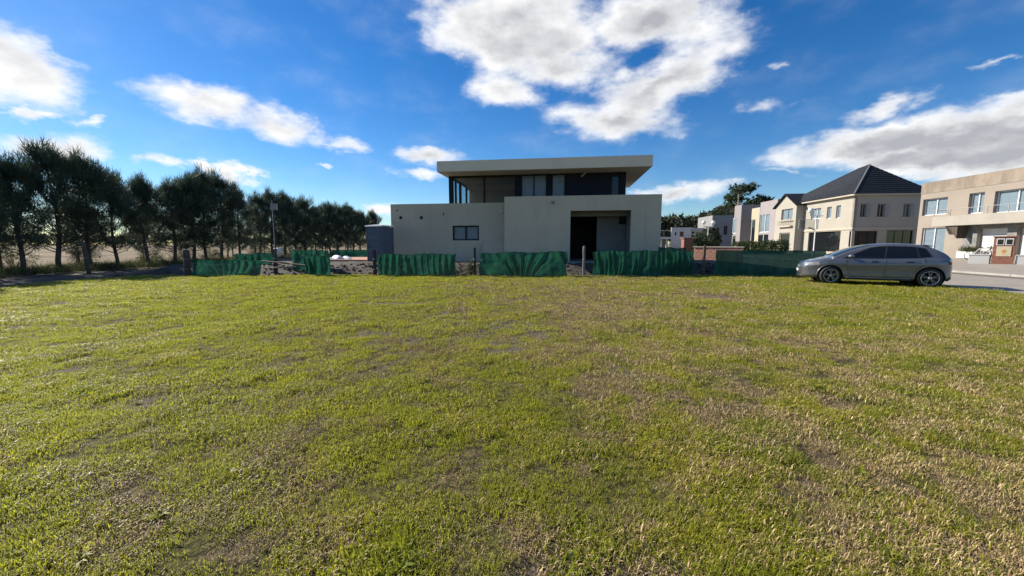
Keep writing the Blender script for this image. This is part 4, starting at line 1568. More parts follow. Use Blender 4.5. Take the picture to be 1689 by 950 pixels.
window(ce, (gb0, -bd, 0), X1, Y1, *bay_o[1], cols=1, frame=.12, set_in=.14, fm='cream_trim', gm='glass_dark', name='entrance_door')
# little balcony rail below the bay window
zz = bay_o[0][2]
bb = MB()
bb.box(gb0 + bay_o[0][0] - .2, gb0 + bay_o[0][1] + .2, -bd - .35, -bd - .002, zz - 1.0, zz - .85)
bal = bb.build('bay_balcony', M['cream_trim'], ce)
for k in range(9):
    uu = gb0 + bay_o[0][0] - .15 + k * (bay_o[0][1] - bay_o[0][0] + .3) / 8
    MB().tube([(uu, -bd - .3, zz - .85), (uu, -bd - .3, zz - .12)], .035, 6).build('baluster', M['cream_trim'], bal)
MB().box(gb0 + bay_o[0][0] - .2, gb0 + bay_o[0][1] + .2, -bd - .36, -bd - .24, zz - .12, zz - .04).build('handrail', M['cream_trim'], bal)
th = .12
for s_ in (-1, 1):
    ea = gb0 - .35 if s_ < 0 else gb1 + .35
    dz = (zga - zge) / (gm2 - gb0) * .35
    MB().add([(ea, -bd - .3, zge - dz + .03), (gm2, -bd - .3, zga + .03), (gm2, 4.5, zga + .03), (ea, 4.5, zge - dz + .03),
              (ea, -bd - .3, zge - dz + .03 + th), (gm2, -bd - .3, zga + .03 + th), (gm2, 4.5, zga + .03 + th), (ea, 4.5, zge - dz + .03 + th)],
             [(0, 3, 2, 1), (4, 5, 6, 7), (0, 1, 5, 4), (1, 2, 6, 5), (2, 3, 7, 6), (3, 0, 4, 7)]).build('bay_roof', M['slate'], ce)

# --- lilac and mauve flat-roofed houses
def box_house(px_far, px_near, y_top, name, label, mat, opens, dep=9.0, proj=0.0, frame_mat='frame_white', trim=None):
    f, e = street_house(px_far, name, label)
    xx, yy = on_line(px_near)
    w = f.loc((xx, yy, 0)).x
    zt2 = f.hit(px_near, y_top, 1, 0).z
    L = [(f.hit(a_, 380).x, f.hit(b_, 380).x, max(ZB + .05, f.hit((a_ + b_) / 2, d_).z), f.hit((a_ + b_) / 2, c_).z) for (a_, c_, b_, d_, k_, g_) in opens]
    mb = MB()
    wall(mb, (0, 0, 0), X1, Y1, w, ZB, zt2, .3, L)
    mb.build('front_wall', M[mat], e)
    MB().box(w - .3, w - .003, .301, dep, ZB, zt2 - .003).build('side_wall', M[mat], e)
    MB().box(0, .3, .301, dep, ZB, zt2 - .003).build('side_wall', M[mat], e)
    MB().box(.3, w - .3, dep - .3, dep - .002, ZB, zt2 - .003).build('rear_wall', M[mat], e)
    MB().box(.3, w - .3, .301, dep - .3, zt2 - .6, zt2 - .4).build('roof', M['membrane'], e)
    MB().box(.31, w - .31, 1.6, 1.7, ZB, zt2 - .7).build('inner_wall', M['int_grey'], e)
    for q, (a_, c_, b_, d_, k_, g_) in zip(L, opens):
        window(e, (0, 0, 0), X1, Y1, *q, cols=k_, frame=.09, set_in=.10, fm=frame_mat, gm=g_, back='curtain_reflection' if g_ == 'glass_house' else None)
    return f, e, w, zt2


box_house(1247.5, 1275, 330, 'lilac_house', 'lilac flat-roofed house with tall white framed window', 'lilac', [(1252, 354, 1268, 383, 2, 'glass_house'), (1250, 386, 1268, 409, 2, 'glass_dark')], dep=13)
box_house(1234, 1247, 343, 'pale_yellow_house', 'narrow pale yellow block between the lilac and mauve houses', 'yellow_render', [(1238, 362, 1245, 402, 1, 'glass_dark')], dep=11)
box_house(1206, 1217, 339, 'mauve_house', 'mauve grey flat-roofed block beside the pale yellow one', 'purple', [(1207.5, 360, 1214, 385, 1, 'glass_house'), (1207.5, 388, 1214, 406, 1, 'glass_dark')], dep=22)
p0, p1 = atY(1181, 400, 90), atY(1206, 400, 90)
gh = empty('grey_house', ((p0.x + p1.x) / 2, 90, 0), R(-6), 'plain dark grey block behind the mauve house', 'house')
hw = (p1.x - p0.x) / 2 + 1.0
gt = atY(1190, 355, 90).z
mb = MB()
wall(mb, (-hw, 0, 0), X1, Y1, 2 * hw, .2, gt, .3, [(.9, 1.6, 3.9, 5.2), (2.6, 3.4, 3.6, 5.6), (.5, 2.0, .25, 2.6)])
mb.build('front_wall', M['grey_render'], gh)
MB().box(-hw, -hw + .3, .301, 9, .2, gt - .003).build('side_wall', M['grey_render'], gh)
MB().box(-hw + .3, hw, .301, 9, gt - .6, gt - .4).build('roof', M['membrane'], gh)
MB().box(-hw + .3, hw, 1.5, 1.6, .2, gt - .7).build('inner_wall', M['dark_hole'], gh)
for q in ((.9, 1.6, 3.9, 5.2), (2.6, 3.4, 3.6, 5.6), (.5, 2.0, .25, 2.6)):
    window(gh, (-hw, 0, 0), X1, Y1, *q, cols=1, frame=.08, set_in=.1, fm='black_metal', gm='glass_dark')

# --- white modern house at the end of the street
Yw = 78.0
p0, p1 = atY(1086, 400, Yw), atY(1161, 400, Yw)
wh = empty('white_house', (p0.x, Yw, 0), R(-8), 'long white flat-roofed modern house at the street end', 'house')
W1 = Fr(p0.x, Yw, R(-8))
wt0, wt1 = W1.hit(1135, 375).z, .3
u2 = lambda px: W1.hit(px, 390).x
zz_ = lambda py: W1.hit(1125, py).z
op_ = [(u2(1121), u2(1127.5), zz_(390), zz_(382)), (u2(1113), u2(1115.5), zz_(388), zz_(383))]
mb = MB()
wall(mb, (u2(1107), 0, 0), X1, Y1, u2(1139) - u2(1107), .2, wt0, .3, [(a_ - u2(1107), b_ - u2(1107), c_, d_) for (a_, b_, c_, d_) in op_])
mb.build('front_wall', M['white_render'], wh)
for q in op_:
    window(wh, (0, 0, 0), X1, Y1, *q, cols=2, frame=.1, set_in=.1, gm='glass_dark')
L = [(u2(1142 + 6.5 * k), u2(1146.5 + 6.5 * k), zz_(391), zz_(382)) for k in range(3)]
mb = MB()
wall(mb, (u2(1139) + .002, .5, 0), X1, Y1, u2(1163) - u2(1139), zz_(394), wt0 - .1, .3, [(a_ - u2(1139), b_ - u2(1139), c_, d_) for (a_, b_, c_, d_) in L])
mb.build('upper_wall', M['white_render'], wh)
for q in L:
    window(wh, (0, .5, 0), X1, Y1, *q, cols=1, frame=.1, set_in=.1, gm='glass_dark')
MB().box(u2(1139), u2(1163), 3.0, 3.3, .2, zz_(394)).build('ground_floor_wall', M['grey_render'], wh)
MB().box(u2(1084), u2(1107) - .002, 2.5, 8, .2, wt0 - .5).build('left_block', M['grey_render'], wh)
MB().box(u2(1083), u2(1107) - .003, -.6, 2.49, zz_(394), zz_(391)).build('terrace_slab', M['white_render'], wh)
for px in (1086, 1089.5, 1098):
    MB().box(u2(px), u2(px) + .22, -.5, -.28, .2, zz_(394)).build('column', M['white_render'], wh)
for px in (1093, 1101):
    q = (u2(px), u2(px + 5), zz_(389), zz_(381))
    window(wh, (0, 2.38, 0), X1, Y1, *q, cols=1, frame=.1, set_in=0, depth=.1, gm='glass_dark')
MB().box(u2(1085), u2(1163), .31, 8, wt0 - .6, wt0 - .5).build('roof', M['membrane'], wh)

# ------------------------------------------------------------------ things along the street
# brick pillar and salmon brick wall, wall by the plot
p0, p1 = atY(1144, 420, 29), atY(1182, 420, 29)
o = empty('brick_wall', (p0.x, 29, 0), R(-42), 'low salmon brick wall with pale coping beyond the brown post', 'wall')
zt3 = atY(1163, 408, 28.3).z
wlen = 3.2
nr, bl, bh = 6, .40, (zt3 - .1) / 6
r = random.Random(2)
MB().box(.01, wlen - .01, .02, .18, .02, zt3 - .01).build('mortar_core', M['concrete'], o)
bricks = {}
for row in range(nr):
    uu = -.2 * (row % 2)
    while uu < wlen - .02:
        a_, b_ = max(0, uu), min(wlen, uu + bl - .02)
        if b_ - a_ > .08:
            key = round(b_ - a_, 3)
            if key not in bricks:
                bo = MB().box(0, key, 0, .2, 0, bh - .02).build('brick', M['salmon'], o)
                bricks[key] = bo
            else:
                bo = bricks[key].copy()
                COL.objects.link(bo)
            bo.location = (a_, r.uniform(-.012, .004), .1 + row * bh)
        uu += bl
MB().box(-.05, wlen + .05, -.06, .26, zt3, zt3 + .07).build('coping', M['cream_trim'], o)
MB().box(-.02, wlen + .02, -.04, .24, -.1, .099).build('plinth', M['concrete'], o)
p = atY(1132, 410, 30)
o = empty('brick_pillar', (p.x, 30, 0), R(-4), 'square red brick pillar behind the low green net', 'pillar')
zt3 = atY(1132, 394, 30).z
MB().box(-.3, .3, -.3, .3, 0, zt3).build('pillar_shaft', M['brick'], o)
MB().box(-.36, .36, -.36, .36, zt3, zt3 + .08).build('pillar_cap', M['brick'], o)


def lamp(px, py, Y, label, arms=2):
    p = atY(px, py, Y)
    o = empty('street_lamp', (p.x, Y, 0), 0, label, 'street lamp', 'globe street lamps along the street')
    MB().tube([(0, 0, 0), (0, 0, .5), (0, 0, .52), (0, 0, p.z - .75)], [.11, .10, .06, .05], 10).build('pole', M['white_paint'], o, smooth=True)
    MB().tube([(-.65, 0, p.z - .75), (.65, 0, p.z - .75)], .035, 8).build('cross_arm', M['white_paint'], o)
    for s_ in ((-1, 1) if arms == 2 else (-1,)):
        MB().tube([(s_ * .6, 0, p.z - .75), (s_ * .6, 0, p.z - .45)], .05, 8).build('lamp_neck', M['galv'], o)
        MB().ball((s_ * .6, 0, p.z - .22), .24, 14, 10).build('globe', M['toilet_roof'], o, smooth=True)


lamp(1169, 364, 50, 'white two-globe street lamp in front of the dark tree belt')
lamp(1348, 343, 38, 'white globe street lamp in front of the cream house', 1)

# basketball hoop
Yb = 40.0
p = atY(1341, 380, Yb)
o = empty('basketball_hoop', (p.x, Yb, .2), R(-10), 'basketball hoop with clear backboard in front of the cream house', 'basketball hoop')
bt, bb_ = atY(1333, 362.5, Yb).z - .2, atY(1333, 377, Yb).z - .2
MB().tube([(.25, 0, 0), (.25, 0, bb_ - .6), (.1, 0, bb_ - .1), (-.45, 0, bb_ + .1)], [.07, .07, .06, .05], 8).build('mast', M['black_metal'], o, smooth=True)
fr_ = MB()
fr_.box(-1.35, .42, -.03, .03, bb_ - .04, bb_)
fr_.box(-1.35, .42, -.03, .03, bt, bt + .04)
fr_.box(-1.35, -1.31, -.03, .03, bb_, bt)
fr_.box(.38, .42, -.03, .03, bb_, bt)
fr_.build('backboard_frame', M['galv'], o)
MB().box(-1.31, .38, -.008, .008, bb_, bt).build('backboard', M['glass_clear'], o)
MB().tube([(-.45 + .23 * math.cos(t * .5236), -.3 + .23 * math.sin(t * .5236), bb_ + .12) for t in range(13)], .012, 6).build('rim', M['red_mark'], o)

# clipped round bushes in front of the lilac house, hedge
for k, (px, rr) in enumerate(((1215, .55), (1226, .6), (1238, .55), (1249, .6), (1260, .6), (1271, .6))):
    Y = 52 - k * .6
    p = atY(px, 405, Y)
    bush('round_bush', (p.x, Y, .2), rr, rr, 1.5, 110, M['hedge'], 'clipped round bush, %s in the row from the hedge mound' % ORD[5 - k], 120 + k, n=14, ln=.16, wd=.05, group='clipped bushes before the lilac house', round_=True)
p = atY(1284, 405, 48)
bush('hedge_mound', (p.x, 48, .2), 1.1, .7, 1.6, 200, M['hedge'], 'broad clipped hedge mound at the cream house corner', 130, n=14, ln=.16, wd=.05, round_=True)
p = atY(1152, 400, 42)
bush('palm_bush', (p.x, 42, .2), 1.3, 1.2, 2.2, 90, M['gum_leaf'], 'big green shrub behind the salmon brick wall', 131, n=16, ln=.7, wd=.05)
p = atY(1170, 396, 62)
bush('dark_shrub', (p.x, 62, .2), 1.7, 1.3, 3.8, 170, M['far_leaf'], 'tall dark shrub beside the two-globe street lamp', 132, n=12, ln=.5, wd=.08)

# meter pillar: red frame with boxes and yellow plate, low white walls each side
Ym = 23.6
p = atY(1652, 437, Ym)
mp_ = empty('meter_pillar', (p.x, Ym, .12), R(-50), 'red brick meter pillar with glass boxes and yellow plate by the street', 'pillar')
zt4 = atY(1652, 391, Ym).z - .12
MB().box(-.42, .42, -.22, .22, 0, zt4).build('pillar_body', M['brick'], mp_, bevel=.01)
MB().box(-.48, .48, -.28, .28, zt4, zt4 + .06).build('pillar_cap', M['brick'], mp_)
for s_ in (-1, 1):
    q = MB().box(s_ * .17 - .15, s_ * .17 + .15, -.25, -.222, zt4 - .48, zt4 - .08).build('meter_box', M['frame_white'], mp_)
    MB().box(s_ * .17 - .11, s_ * .17 + .11, -.258, -.252, zt4 - .44, zt4 - .14).build('meter_glass', M['glass_dark'], q)
q = MB().box(-.28, .28, -.245, -.222, zt4 - 1.15, zt4 - .55).build('warning_plate', M['yellow_sign'], mp_)
MB().add([(0, -.252, zt4 - .98), (.10, -.252, zt4 - .85), (0, -.252, zt4 - .72), (-.10, -.252, zt4 - .85)], [(0, 1, 2, 3)]).build('plate_mark', M['red_mark'], q)
for k, (s_, lab) in enumerate(((-1, 'low white wall left of the red meter pillar, nearest the bins'), (1, 'low white wall right of the red meter pillar'))):
    lw = empty('white_wall', tuple(mp_.matrix_basis @ Vector((s_ * .9, 0, 0))), R(-50), lab, 'wall')
    lw.location = (p.x + math.cos(R(-50)) * s_ * .92, Ym + math.sin(R(-50)) * s_ * .92, .12)
    MB().box(-.42, .42, -.16, .16, 0, .62).build('wall_body', M['white_render'], lw, bevel=.008)
    MB().box(-.45, .45, -.19, .19, .62, .67).build('wall_coping', M['white_paint'], lw)
for k, (px, lab) in enumerate(((1617, 'dark waste bin beside the bicycle'), (1625, 'dark waste bin against the low white wall'))):
    b0_ = atY(px, 432, 24.6)
    o = empty('waste_bin', (b0_.x, 24.6, .13), .3, lab, 'bin')
    MB().lathe([(0, 0), (.18, 0), (.22, .62), (.24, .64), (.0, .66)], 'z', 16).build('bin_body', M['bin'], o, smooth=True)
    MB().lathe([(.235, .60), (.255, .60), (.255, .65), (.235, .65)], 'z', 16).build('bin_rim', M['bin'], o)
p = atY(1583, 421, 30.5)
o = empty('planter', (p.x + .6, 30.5, .33), R(-96), 'white planter box with plant beside the stone-clad garage', 'planter')
MB().box(-.6, .6, -.25, .25, 0, .5).build('planter_box', M['white_paint'], o, bevel=.01)
V, Fc = blades(np.random.RandomState(4), np.random.RandomState(4).rand(40, 3) * np.array([1.0, .3, .15]) + np.array([-.5, -.15, .5]), 10, .3, .02, 1, 0, .6)
soup('plant', V, Fc, M['weed'], o)


# bicycles in front of the garage
def bicycle(px, py, Y, rz, mat, label):
    p = atY(px, py, Y)
    o = empty('bicycle', (p.x, Y, .27), rz, label, 'bicycle', 'bicycles parked before the garage')
    for s_ in (-.52, .52):
        w = MB().tube([(s_ + .33 * math.cos(t * .2618), 0, .34 + .33 * math.sin(t * .2618)) for t in range(25)], .02, 6, cap=False).build('wheel', M['rubber'], o)
        sp = MB()
        for k in range(6):
            a = k * math.pi / 6
            sp.tube([(s_ - .32 * math.cos(a), 0, .34 - .32 * math.sin(a)), (s_ + .32 * math.cos(a), 0, .34 + .32 * math.sin(a))], .005, 4)
        sp.build('spokes', M['galv'], w)
    f_ = MB()
    S, Hd, BB_ = (-.15, 0, .86), (.36, 0, .84), (-.05, 0, .32)
    for a, b_ in ((S, BB_), (S, Hd), (Hd, BB_), (BB_, (-.52, 0, .34)), ((-.52, 0, .34), S), (Hd, (.52, 0, .34))):
        f_.tube([a, b_], .022, 7)
    f_.build('frame', mat, o)
    MB().tube([(.36, 0, .84), (.33, 0, 1.0)], .02, 6).tube([(.30, -.27, 1.02), (.36, 0, 1.0), (.30, .27, 1.02)], .018, 6).build('handlebar', M['black_metal'], o)
    MB().box(-.30, -.02, -.07, .07, .90, .95).build('saddle', M['black_plastic'], o, bevel=.02)
    MB().tube([S, (-.16, 0, .9)], .018, 6).build('seat_post', M['galv'], o)


bicycle(1622, 412, 27.0, R(-60), M['white_paint'], 'white framed bicycle in front of the white garage door')
bicycle(1639, 412, 26.4, R(-70), M['black_metal'], 'black bicycle leaning next to the white one')

# ------------------------------------------------------------------ the parked car
pf, pr_ = ground(1364, 468.0), ground(1533, 474.5)
hd = (pf - pr_)
WB = 2.54
ang = math.atan2(hd.y, hd.x)
# the contact points are on the near (left-hand) wheels: rear axle centre lies half a track to the right of travel
dirv = Vector((math.cos(ang), math.sin(ang), 0))
right_ = Vector((dirv.y, -dirv.x, 0))
near = 1 if right_.y < 0 else -1                       # which side faces the camera
mid = (pf + pr_) / 2
side_in = Vector((-dirv.y, dirv.x, 0))
if side_in.dot(mid) < 0: side_in = -side_in            # points away from the camera
ctr = mid + side_in * .74
org = ctr - dirv * WB / 2
car = empty('parked_car', (org.x, org.y, 0.0), ang, 'grey metallic five-door hatchback parked on the lawn edge', 'car')
XF, XR = 3.36, -.69


def interp(tab, x):
    xs_ = [t[0] for t in tab]
    if x <= xs_[0]: return tab[0][1]
    for i in range(1, len(tab)):
        if x <= xs_[i]:
            t = (x - xs_[i - 1]) / (xs_[i] - xs_[i - 1])
            return tab[i - 1][1] + (tab[i][1] - tab[i - 1][1]) * t
    return tab[-1][1]


halfw = [(-.69, .60), (-.62, .70), (-.5, .775), (-.2, .845), (.3, .868), (1.2, .872), (2.2, .868), (2.8, .84), (3.05, .79), (3.22, .70), (3.32, .58), (3.36, .48)]
ztop = [(-.69, .70), (-.64, .80), (-.55, .93), (-.3, .985), (.3, .965), (1.2, .935), (1.9, .925), (2.2, .94), (2.45, .955), (2.65, .93), (2.9, .87), (3.1, .80), (3.24, .73), (3.32, .64), (3.36, .56)]
zbot = [(-.69, .36), (-.6, .27), (-.4, .22), (.3, .18), (2.3, .18), (2.9, .19), (3.2, .20), (3.36, .25)]
xs_ = [-.69, -.66, -.60, -.5, -.36, -.2, 0, .2, .4, .7, 1.0, 1.3, 1.6, 1.9, 2.1, 2.3, 2.5, 2.7, 2.85, 3.0, 3.1, 3.18, 3.25, 3.31, 3.36]
mb = MB()
ring = []
for x in xs_:
    w, zt5, zb5 = interp(halfw, x), interp(ztop, x), interp(zbot, x)
    hgt = zt5 - zb5
    half = [(0, zb5), (w * .80, zb5), (w * .955, zb5 + .05), (w * .985, zb5 + hgt * .18), (w * .975, zb5 + hgt * .40), (w * .992, zb5 + hgt * .62), (w * 1.0, zb5 + hgt * .74),
            (w * .975, zb5 + hgt * .89), (w * .925, zb5 + hgt * .965), (w * .84, zb5 + hgt * .99), (w * .45, zb5 + hgt * 1.012), (0, zb5 + hgt * 1.022)]
    ring.append([(x, y_, z_) for (y_, z_) in half] + [(x, -y_, z_) for (y_, z_) in half[-2:0:-1]])
n = len(ring[0])
for rg in ring:
    mb.v += rg
for i in range(len(ring) - 1):
    for k in range(n):
        k2 = (k + 1) % n
        mb.f.append((i * n + k, i * n + k2, (i + 1) * n + k2, (i + 1) * n + k))
mb.f.append(tuple(range(n)))
mb.f.append(tuple((len(ring) - 1) * n + k for k in range(n)))
body = mb.build('body', M['paint'], None, smooth=True)
sb = body.modifiers.new('s', 'SUBSURF')
sb.levels = sb.render_levels = 2
cut = MB()
for xa in (0, WB):
    cut.lathe([(0, -1.2), (.365, -1.2), (.365, 1.2), (0, 1.2)], 'y', 40, (xa, 0, .315))
cutter = cut.build('cutter', M['black_plastic'])
bo = body.modifiers.new('b', 'BOOLEAN')
bo.operation = 'DIFFERENCE'
bo.object = cutter
bo.solver = 'EXACT'
dg = bpy.context.evaluated_depsgraph_get()
nm = bpy.data.meshes.new_from_object(body.evaluated_get(dg))
body.modifiers.clear()
body.data = nm
bpy.data.objects.remove(cutter)
body.parent = car
nm.set_sharp_from_angle(angle=R(38))
# arch liners (dark tubs)
for xa in (0, WB):
    for s_ in (-1, 1):
        MB().lathe([(.0, s_ * .45), (.36, s_ * .45), (.36, s_ * .80)], 'y', 28, (xa, 0, .315)).build('wheel_arch_liner', M['black_plastic'], car)
        lip = [(xa + .375 * math.cos(t), s_ * (interp(halfw, xa) * .985 - .012), .315 + .375 * math.sin(t)) for t in [math.pi * k / 20 - .12 + .012 * k for k in range(21)]]
        MB().tube(lip, .018, 6).build('arch_trim', M['black_plastic'] if False else M['paint'], car, smooth=True)
# greenhouse
gx = [(-.52, .0), (2.32, 0)]
roofz = [(-.42, 1.34), (-.2, 1.375), (.2, 1.415), (.7, 1.432), (1.1, 1.425), (1.4, 1.395)]
WS_B, WS_T = (2.52, .945), (1.42, 1.385)              # windscreen foot and head


def sidey(x, z):
    wb_ = interp(halfw, x) * .925
    if x < -.2: wb_ = min(wb_, .80 + (x + .2) * .25)
    zr = 1.36
    t = max(0, min(1, (z - .93) / (zr - .93)))
    return wb_ - .205 * t - .05 * t * t


def topz(x):
    """silhouette height of the greenhouse"""
    if x > WS_T[0]:
        t = (x - WS_T[0]) / (WS_B[0] - WS_T[0])
        return WS_T[1] + (WS_B[1] - WS_T[1]) * t + .055 * math.sin(math.pi * t)
    if x < .06:
        t = (.06 - x) / .70
        return 1.345 + (.90 - 1.345) * t + .035 * math.sin(math.pi * t)
    return interp([(.06, 1.345), (.25, 1.378), (.5, 1.404), (.85, 1.420), (1.15, 1.413), (1.42, 1.385)], x)


gxs = [-.63, -.54, -.44, -.33, -.22, -.11, 0, .06, .14, .25, .4, .6, .8, 1.0, 1.2, 1.42, 1.55, 1.7, 1.85, 2.0, 2.15, 2.3, 2.42, 2.52]
mb = MB()
rings = []
for x in gxs:
    zt6 = topz(x)
    zb6 = .88
    half = []
    for k in range(7):
        z_ = zb6 + (zt6 - .035 - zb6) * k / 6
        half.append((sidey(x, z_), z_))
    ye = half[-1][0]
    half += [(ye - .045, zt6 - .008), (ye * .75, zt6 + .012), (ye * .4, zt6 + .024), (0, zt6 + .028)]
    rings.append([(x, y_, z_) for (y_, z_) in half] + [(x, -y_, z_) for (y_, z_) in half[-2::-1]])
n = len(rings[0])
for rg in rings:
    mb.v += rg
for i in range(len(rings) - 1):
    for k in range(n - 1):
        mb.f.append((i * n + k, i * n + k + 1, (i + 1) * n + k + 1, (i + 1) * n + k))
mb.f.append(tuple(range(n)))
mb.f.append(tuple((len(rings) - 1) * n + k for k in range(n)))
cab = mb.build('cabin', M['paint'], car, smooth=True)
MB()


def side_pane(name, poly, s_, mat, off=.006, parent=car, n=14):
    """pane on the cabin side: poly = lower edge and upper edge as lists of (x,z) from rear to front"""
    lo, hi = poly
    mb = MB()

    def ed(e, t):
        return interp([(q[0], q[0]) for q in e], 0) if False else (e[0][0] + (e[-1][0] - e[0][0]) * t)

    def fn(u, v):
        xl, xh = lo[0][0] + (lo[-1][0] - lo[0][0]) * u, hi[0][0] + (hi[-1][0] - hi[0][0]) * u
        zl, zh = interp(lo, xl), interp(hi, xh)
        x, z = xl + (xh - xl) * v, zl + (zh - zl) * v
        return (x, s_ * (sidey(x, z) + off), z)
    mb.grid(fn, n, 8)
    return mb.build(name, mat, parent, smooth=True)


for s_ in (-1, 1):
    # black surround, then the lights
    side_pane('window_surround', ([(-.04, .995), (.3, .955), (2.24, .925)], [(.10, 1.27), (.35, 1.318), (.85, 1.352), (1.25, 1.332), (1.50, 1.285)]), s_, M['black_plastic'], .004)
    side_pane('door_glass', ([(1.16, .955), (2.14, .945)], [(1.08, 1.340), (1.25, 1.325), (1.47, 1.272)]), s_, M['glass_car'], .009)
    side_pane('door_glass', ([(.31, .968), (1.09, .956)], [(.36, 1.308), (.6, 1.332), (1.01, 1.340)]), s_, M['glass_car'], .009)
    side_pane('quarter_glass', ([(.02, 1.01), (.26, .975)], [(.13, 1.262), (.31, 1.298)]), s_, M['glass_car'], .009)
    side_pane('b_pillar_trim', ([(1.10, .955), (1.15, .955)], [(1.02, 1.345), (1.07, 1.345)]), s_, M['black_plastic'], .011, n=3)
# windscreen and rear window follow the cabin
mb = MB()
mb.grid(lambda u, v: ((1.48 + .98 * u), (-1 + 2 * v) * (sidey(1.48 + .98 * u, topz(1.48 + .98 * u) - .04) - .06), topz(1.48 + .98 * u) + .034 - .022 * abs(-1 + 2 * v) ** 2), 10, 12)
mb.build('windscreen', M['glass_car'], car, smooth=True)
mb = MB()
mb.grid(lambda u, v: ((.02 - .50 * u) - .012, (-1 + 2 * v) * .50, topz(.02 - .50 * u) + .022 - .02 * abs(-1 + 2 * v) ** 2), 6, 10)
mb.build('rear_window', M['glass_car'], car, smooth=True)
MB().prism([(-.10, 1.330), (.12, 1.362), (.12, 1.388), (-.09, 1.352)], 1, -.54, .54).build('roof_spoiler', M['black_plastic'], car, bevel=.008)


def bodyy(x, z):
    w, zt5, zb5 = interp(halfw, x), interp(ztop, x), interp(zbot, x)
    t = (z - zb5) / (zt5 - zb5)
    return w * interp([(0, .955), (.18, .985), (.40, .975), (.62, .992), (.74, 1.0), (.89, .975), (.965, .925), (1, .84)], t)


def strip_on_side(name, line, wd, mat, s_, off=.004, n=24, parent=car):
    """narrow strip following the body side along (x,z) points"""
    pts_ = []
    for i in range(n + 1):
        t = i / n * (len(line) - 1)
        k = min(int(t), len(line) - 2)
        f_ = t - k
        x, z = line[k][0] + (line[k + 1][0] - line[k][0]) * f_, line[k][1] + (line[k + 1][1] - line[k][1]) * f_
        pts_.append((x, s_ * (bodyy(x, z) + off - wd * .5), z))
    return MB().tube(pts_, wd, 6).build(name, mat, parent, smooth=True)


for s_ in (-1, 1):
    strip_on_side('door_seam', [(1.12, .945), (1.10, .7), (1.12, .30)], .006, M['black_plastic'], s_, .003)
    strip_on_side('door_seam', [(2.14, .92), (2.14, .75), (2.06, .5), (2.05, .30)], .006, M['black_plastic'], s_, .003)
    strip_on_side('door_seam', [(.16, .94), (.22, .7), (.42, .44), (.46, .30)], .006, M['black_plastic'], s_, .003)
    strip_on_side('door_seam', [(.46, .30), (2.02, .30)], .005, M['black_plastic'], s_, .003)
    strip_on_side('sill_trim', [(.42, .235), (2.13, .235)], .04, M['black_plastic'], s_, .012)
    strip_on_side('sill_chrome', [(.45, .275), (2.1, .275)], .008, M['chrome'], s_, .008)
    strip_on_side('crease_line', [(.25, .80), (2.1, .76), (2.7, .755)], .010, M['paint'], s_, .003)
    for x in (.42, 1.30):
        strip_on_side('door_handle', [(x, .825), (x + .20, .818)], .016, M['black_plastic'], s_, .022, 6)
    # mirrors
    mr = MB().ball((0, 0, 0), .1, 12, 8, .62)
    q = mr.build('mirror', M['paint'], car, smooth=True)
    q.location = (2.02, s_ * .93, .995)
    q.scale = (1.0, 1.1, 1.0)
    MB().tube([(2.04, s_ * .80, .955), (2.03, s_ * .9, .975)], .025, 6).build('mirror_arm', M['black_plastic'], car)
    # headlights, running-light fang
    q = MB().grid(lambda u, v: (2.86 + .40 * u, s_ * (bodyy(2.86 + .40 * u, .70 + .045 * (1 - u)) + .006 - .05 * v * 0), .655 + .02 * (1 - u) + (.115 - .02 * u) * v), 10, 4).build('headlight', M['glass_lamp'], car, smooth=True)
    MB().tube([(3.20, s_ * (bodyy(3.20, .62) + .004), .64), (3.17, s_ * (bodyy(3.17, .5) + .006), .50), (3.13, s_ * (bodyy(3.13, .4) + .006), .38)], .011, 6).build('running_light', M['chrome'], car)
    # tail lights
    MB().grid(lambda u, v: (-.655 + .24 * u, s_ * (bodyy(-.655 + .24 * u, .80) + .006), .735 + .02 * u + .10 * v), 8, 3).build('tail_light', pmat('tail lens', (.12, .015, .013), None, 5, .2), car, smooth=True)
# front: grille, bumper lip, plate
MB().grid(lambda u, v: (3.345 - .11 * abs(-1 + 2 * u) ** 2.2 - .02 * v + .02, (-.50 + 1.0 * u), .36 + .20 * v), 16, 4).build('grille', M['black_plastic'], car, smooth=True)
for k in range(4):
    MB().tube([(3.37 - .11 * abs(t) ** 2.2 - .005 * k, .46 * t, .385 + .045 * k) for t in [-1 + i / 6 for i in range(13)]], .008, 5).build('grille_bar', M['chrome'], car)
MB().tube([(3.365 - .16 * abs(t) ** 2.2, .60 * t, .255) for t in [-1 + i / 8 for i in range(17)]], [.03] * 17, 8).build('bumper_lip', M['chrome'], car, smooth=True)
MB().box(3.36, 3.385, -.20, .20, .42, .51).build('number_plate', M['white_paint'], car)
MB().lathe([(0, -.008), (.045, -.008), (.045, .008), (0, .008)], 'y', 14).build('front_badge', M['chrome'], car).location = (3.345, 0, .605)
MB().prism([(-.69, .28), (-.56, .20), (-.50, .38), (-.70, .46)], 1, -.58, .58).build('rear_bumper_trim', M['black_plastic'], car, bevel=.02)
MB().tube([(.25, .80, 1.435), (.0, .80, 1.45)], .004, 4) 


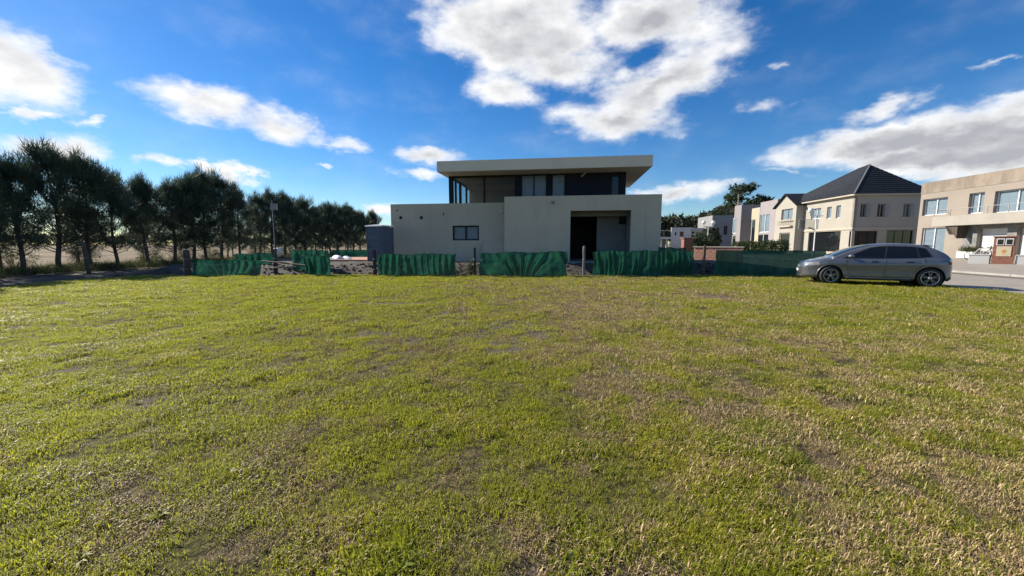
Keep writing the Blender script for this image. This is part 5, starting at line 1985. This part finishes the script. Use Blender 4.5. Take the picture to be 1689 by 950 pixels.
def wheel(xa, s_, steer=0):
    w = empty('wheel_hub', (xa, s_ * .755, .312), steer)
    w.parent = car
    w.name = 'wheel'
    t = [(.215, -.09), (.285, -.098), (.305, -.085), (.312, -.05), (.312, .05), (.305, .085), (.285, .098), (.215, .09), (.215, -.09)]
    MB().lathe(t, 'y', 40).build('tyre', M['rubber'], w, smooth=True)
    MB().lathe([(.218, .085 * s_), (.222, .095 * s_), (.205, .092 * s_), (.195, .03 * s_), (.0, .02 * s_)], 'y', 40).build('rim', M['black_plastic'], w, smooth=True)
    MB().lathe([(.205, .090 * s_), (.214, .100 * s_), (.224, .094 * s_)], 'y', 40).build('rim_lip', M['alloy'], w, smooth=True)
    sp = MB()
    for k in range(5):
        a0_ = 2 * math.pi * k / 5 + .3
        for da in (-.20, .20):
            a = a0_ + da
            P = []
            for (rr2, ww) in ((.045, .016), (.208, .013)):
                aa = a0_ + da * (.35 if rr2 < .1 else 1.0)
                cx_, cz_ = rr2 * math.cos(aa), rr2 * math.sin(aa)
                nx_, nz_ = -math.sin(aa) * ww, math.cos(aa) * ww
                for yy in (.062, .092):
                    P += [(cx_ - nx_, yy * s_, cz_ - nz_), (cx_ + nx_, yy * s_, cz_ + nz_)]
            sp.add(P, [(0, 1, 3, 2), (4, 6, 7, 5), (0, 4, 5, 1), (2, 3, 7, 6), (0, 2, 6, 4), (1, 5, 7, 3)])
    sp.build('spokes', M['wheel_grey'], w)
    MB().lathe([(.055, .06 * s_), (.05, .098 * s_), (0, .10 * s_)], 'y', 16).build('hub_cap', M['alloy'], w, smooth=True)


for xa, s_ in ((0, 1), (0, -1)):
    wheel(xa, s_)
for s_ in (1, -1):
    wheel(WB, s_, R(14))
MB().box(-.4, 3.0, -.55, .55, .17, .30).build('underbody', M['black_plastic'], car)

# short tail: draw in everything behind the rear wheel arch
for o in list(car.children):
    if o.type == 'MESH' and o.name.split('.')[0] not in ('wheel_arch_liner', 'arch_trim', 'mirror'):
        for v in o.data.vertices:
            if v.co.x < -.38:
                v.co.x = -.38 + (v.co.x + .38) * .62
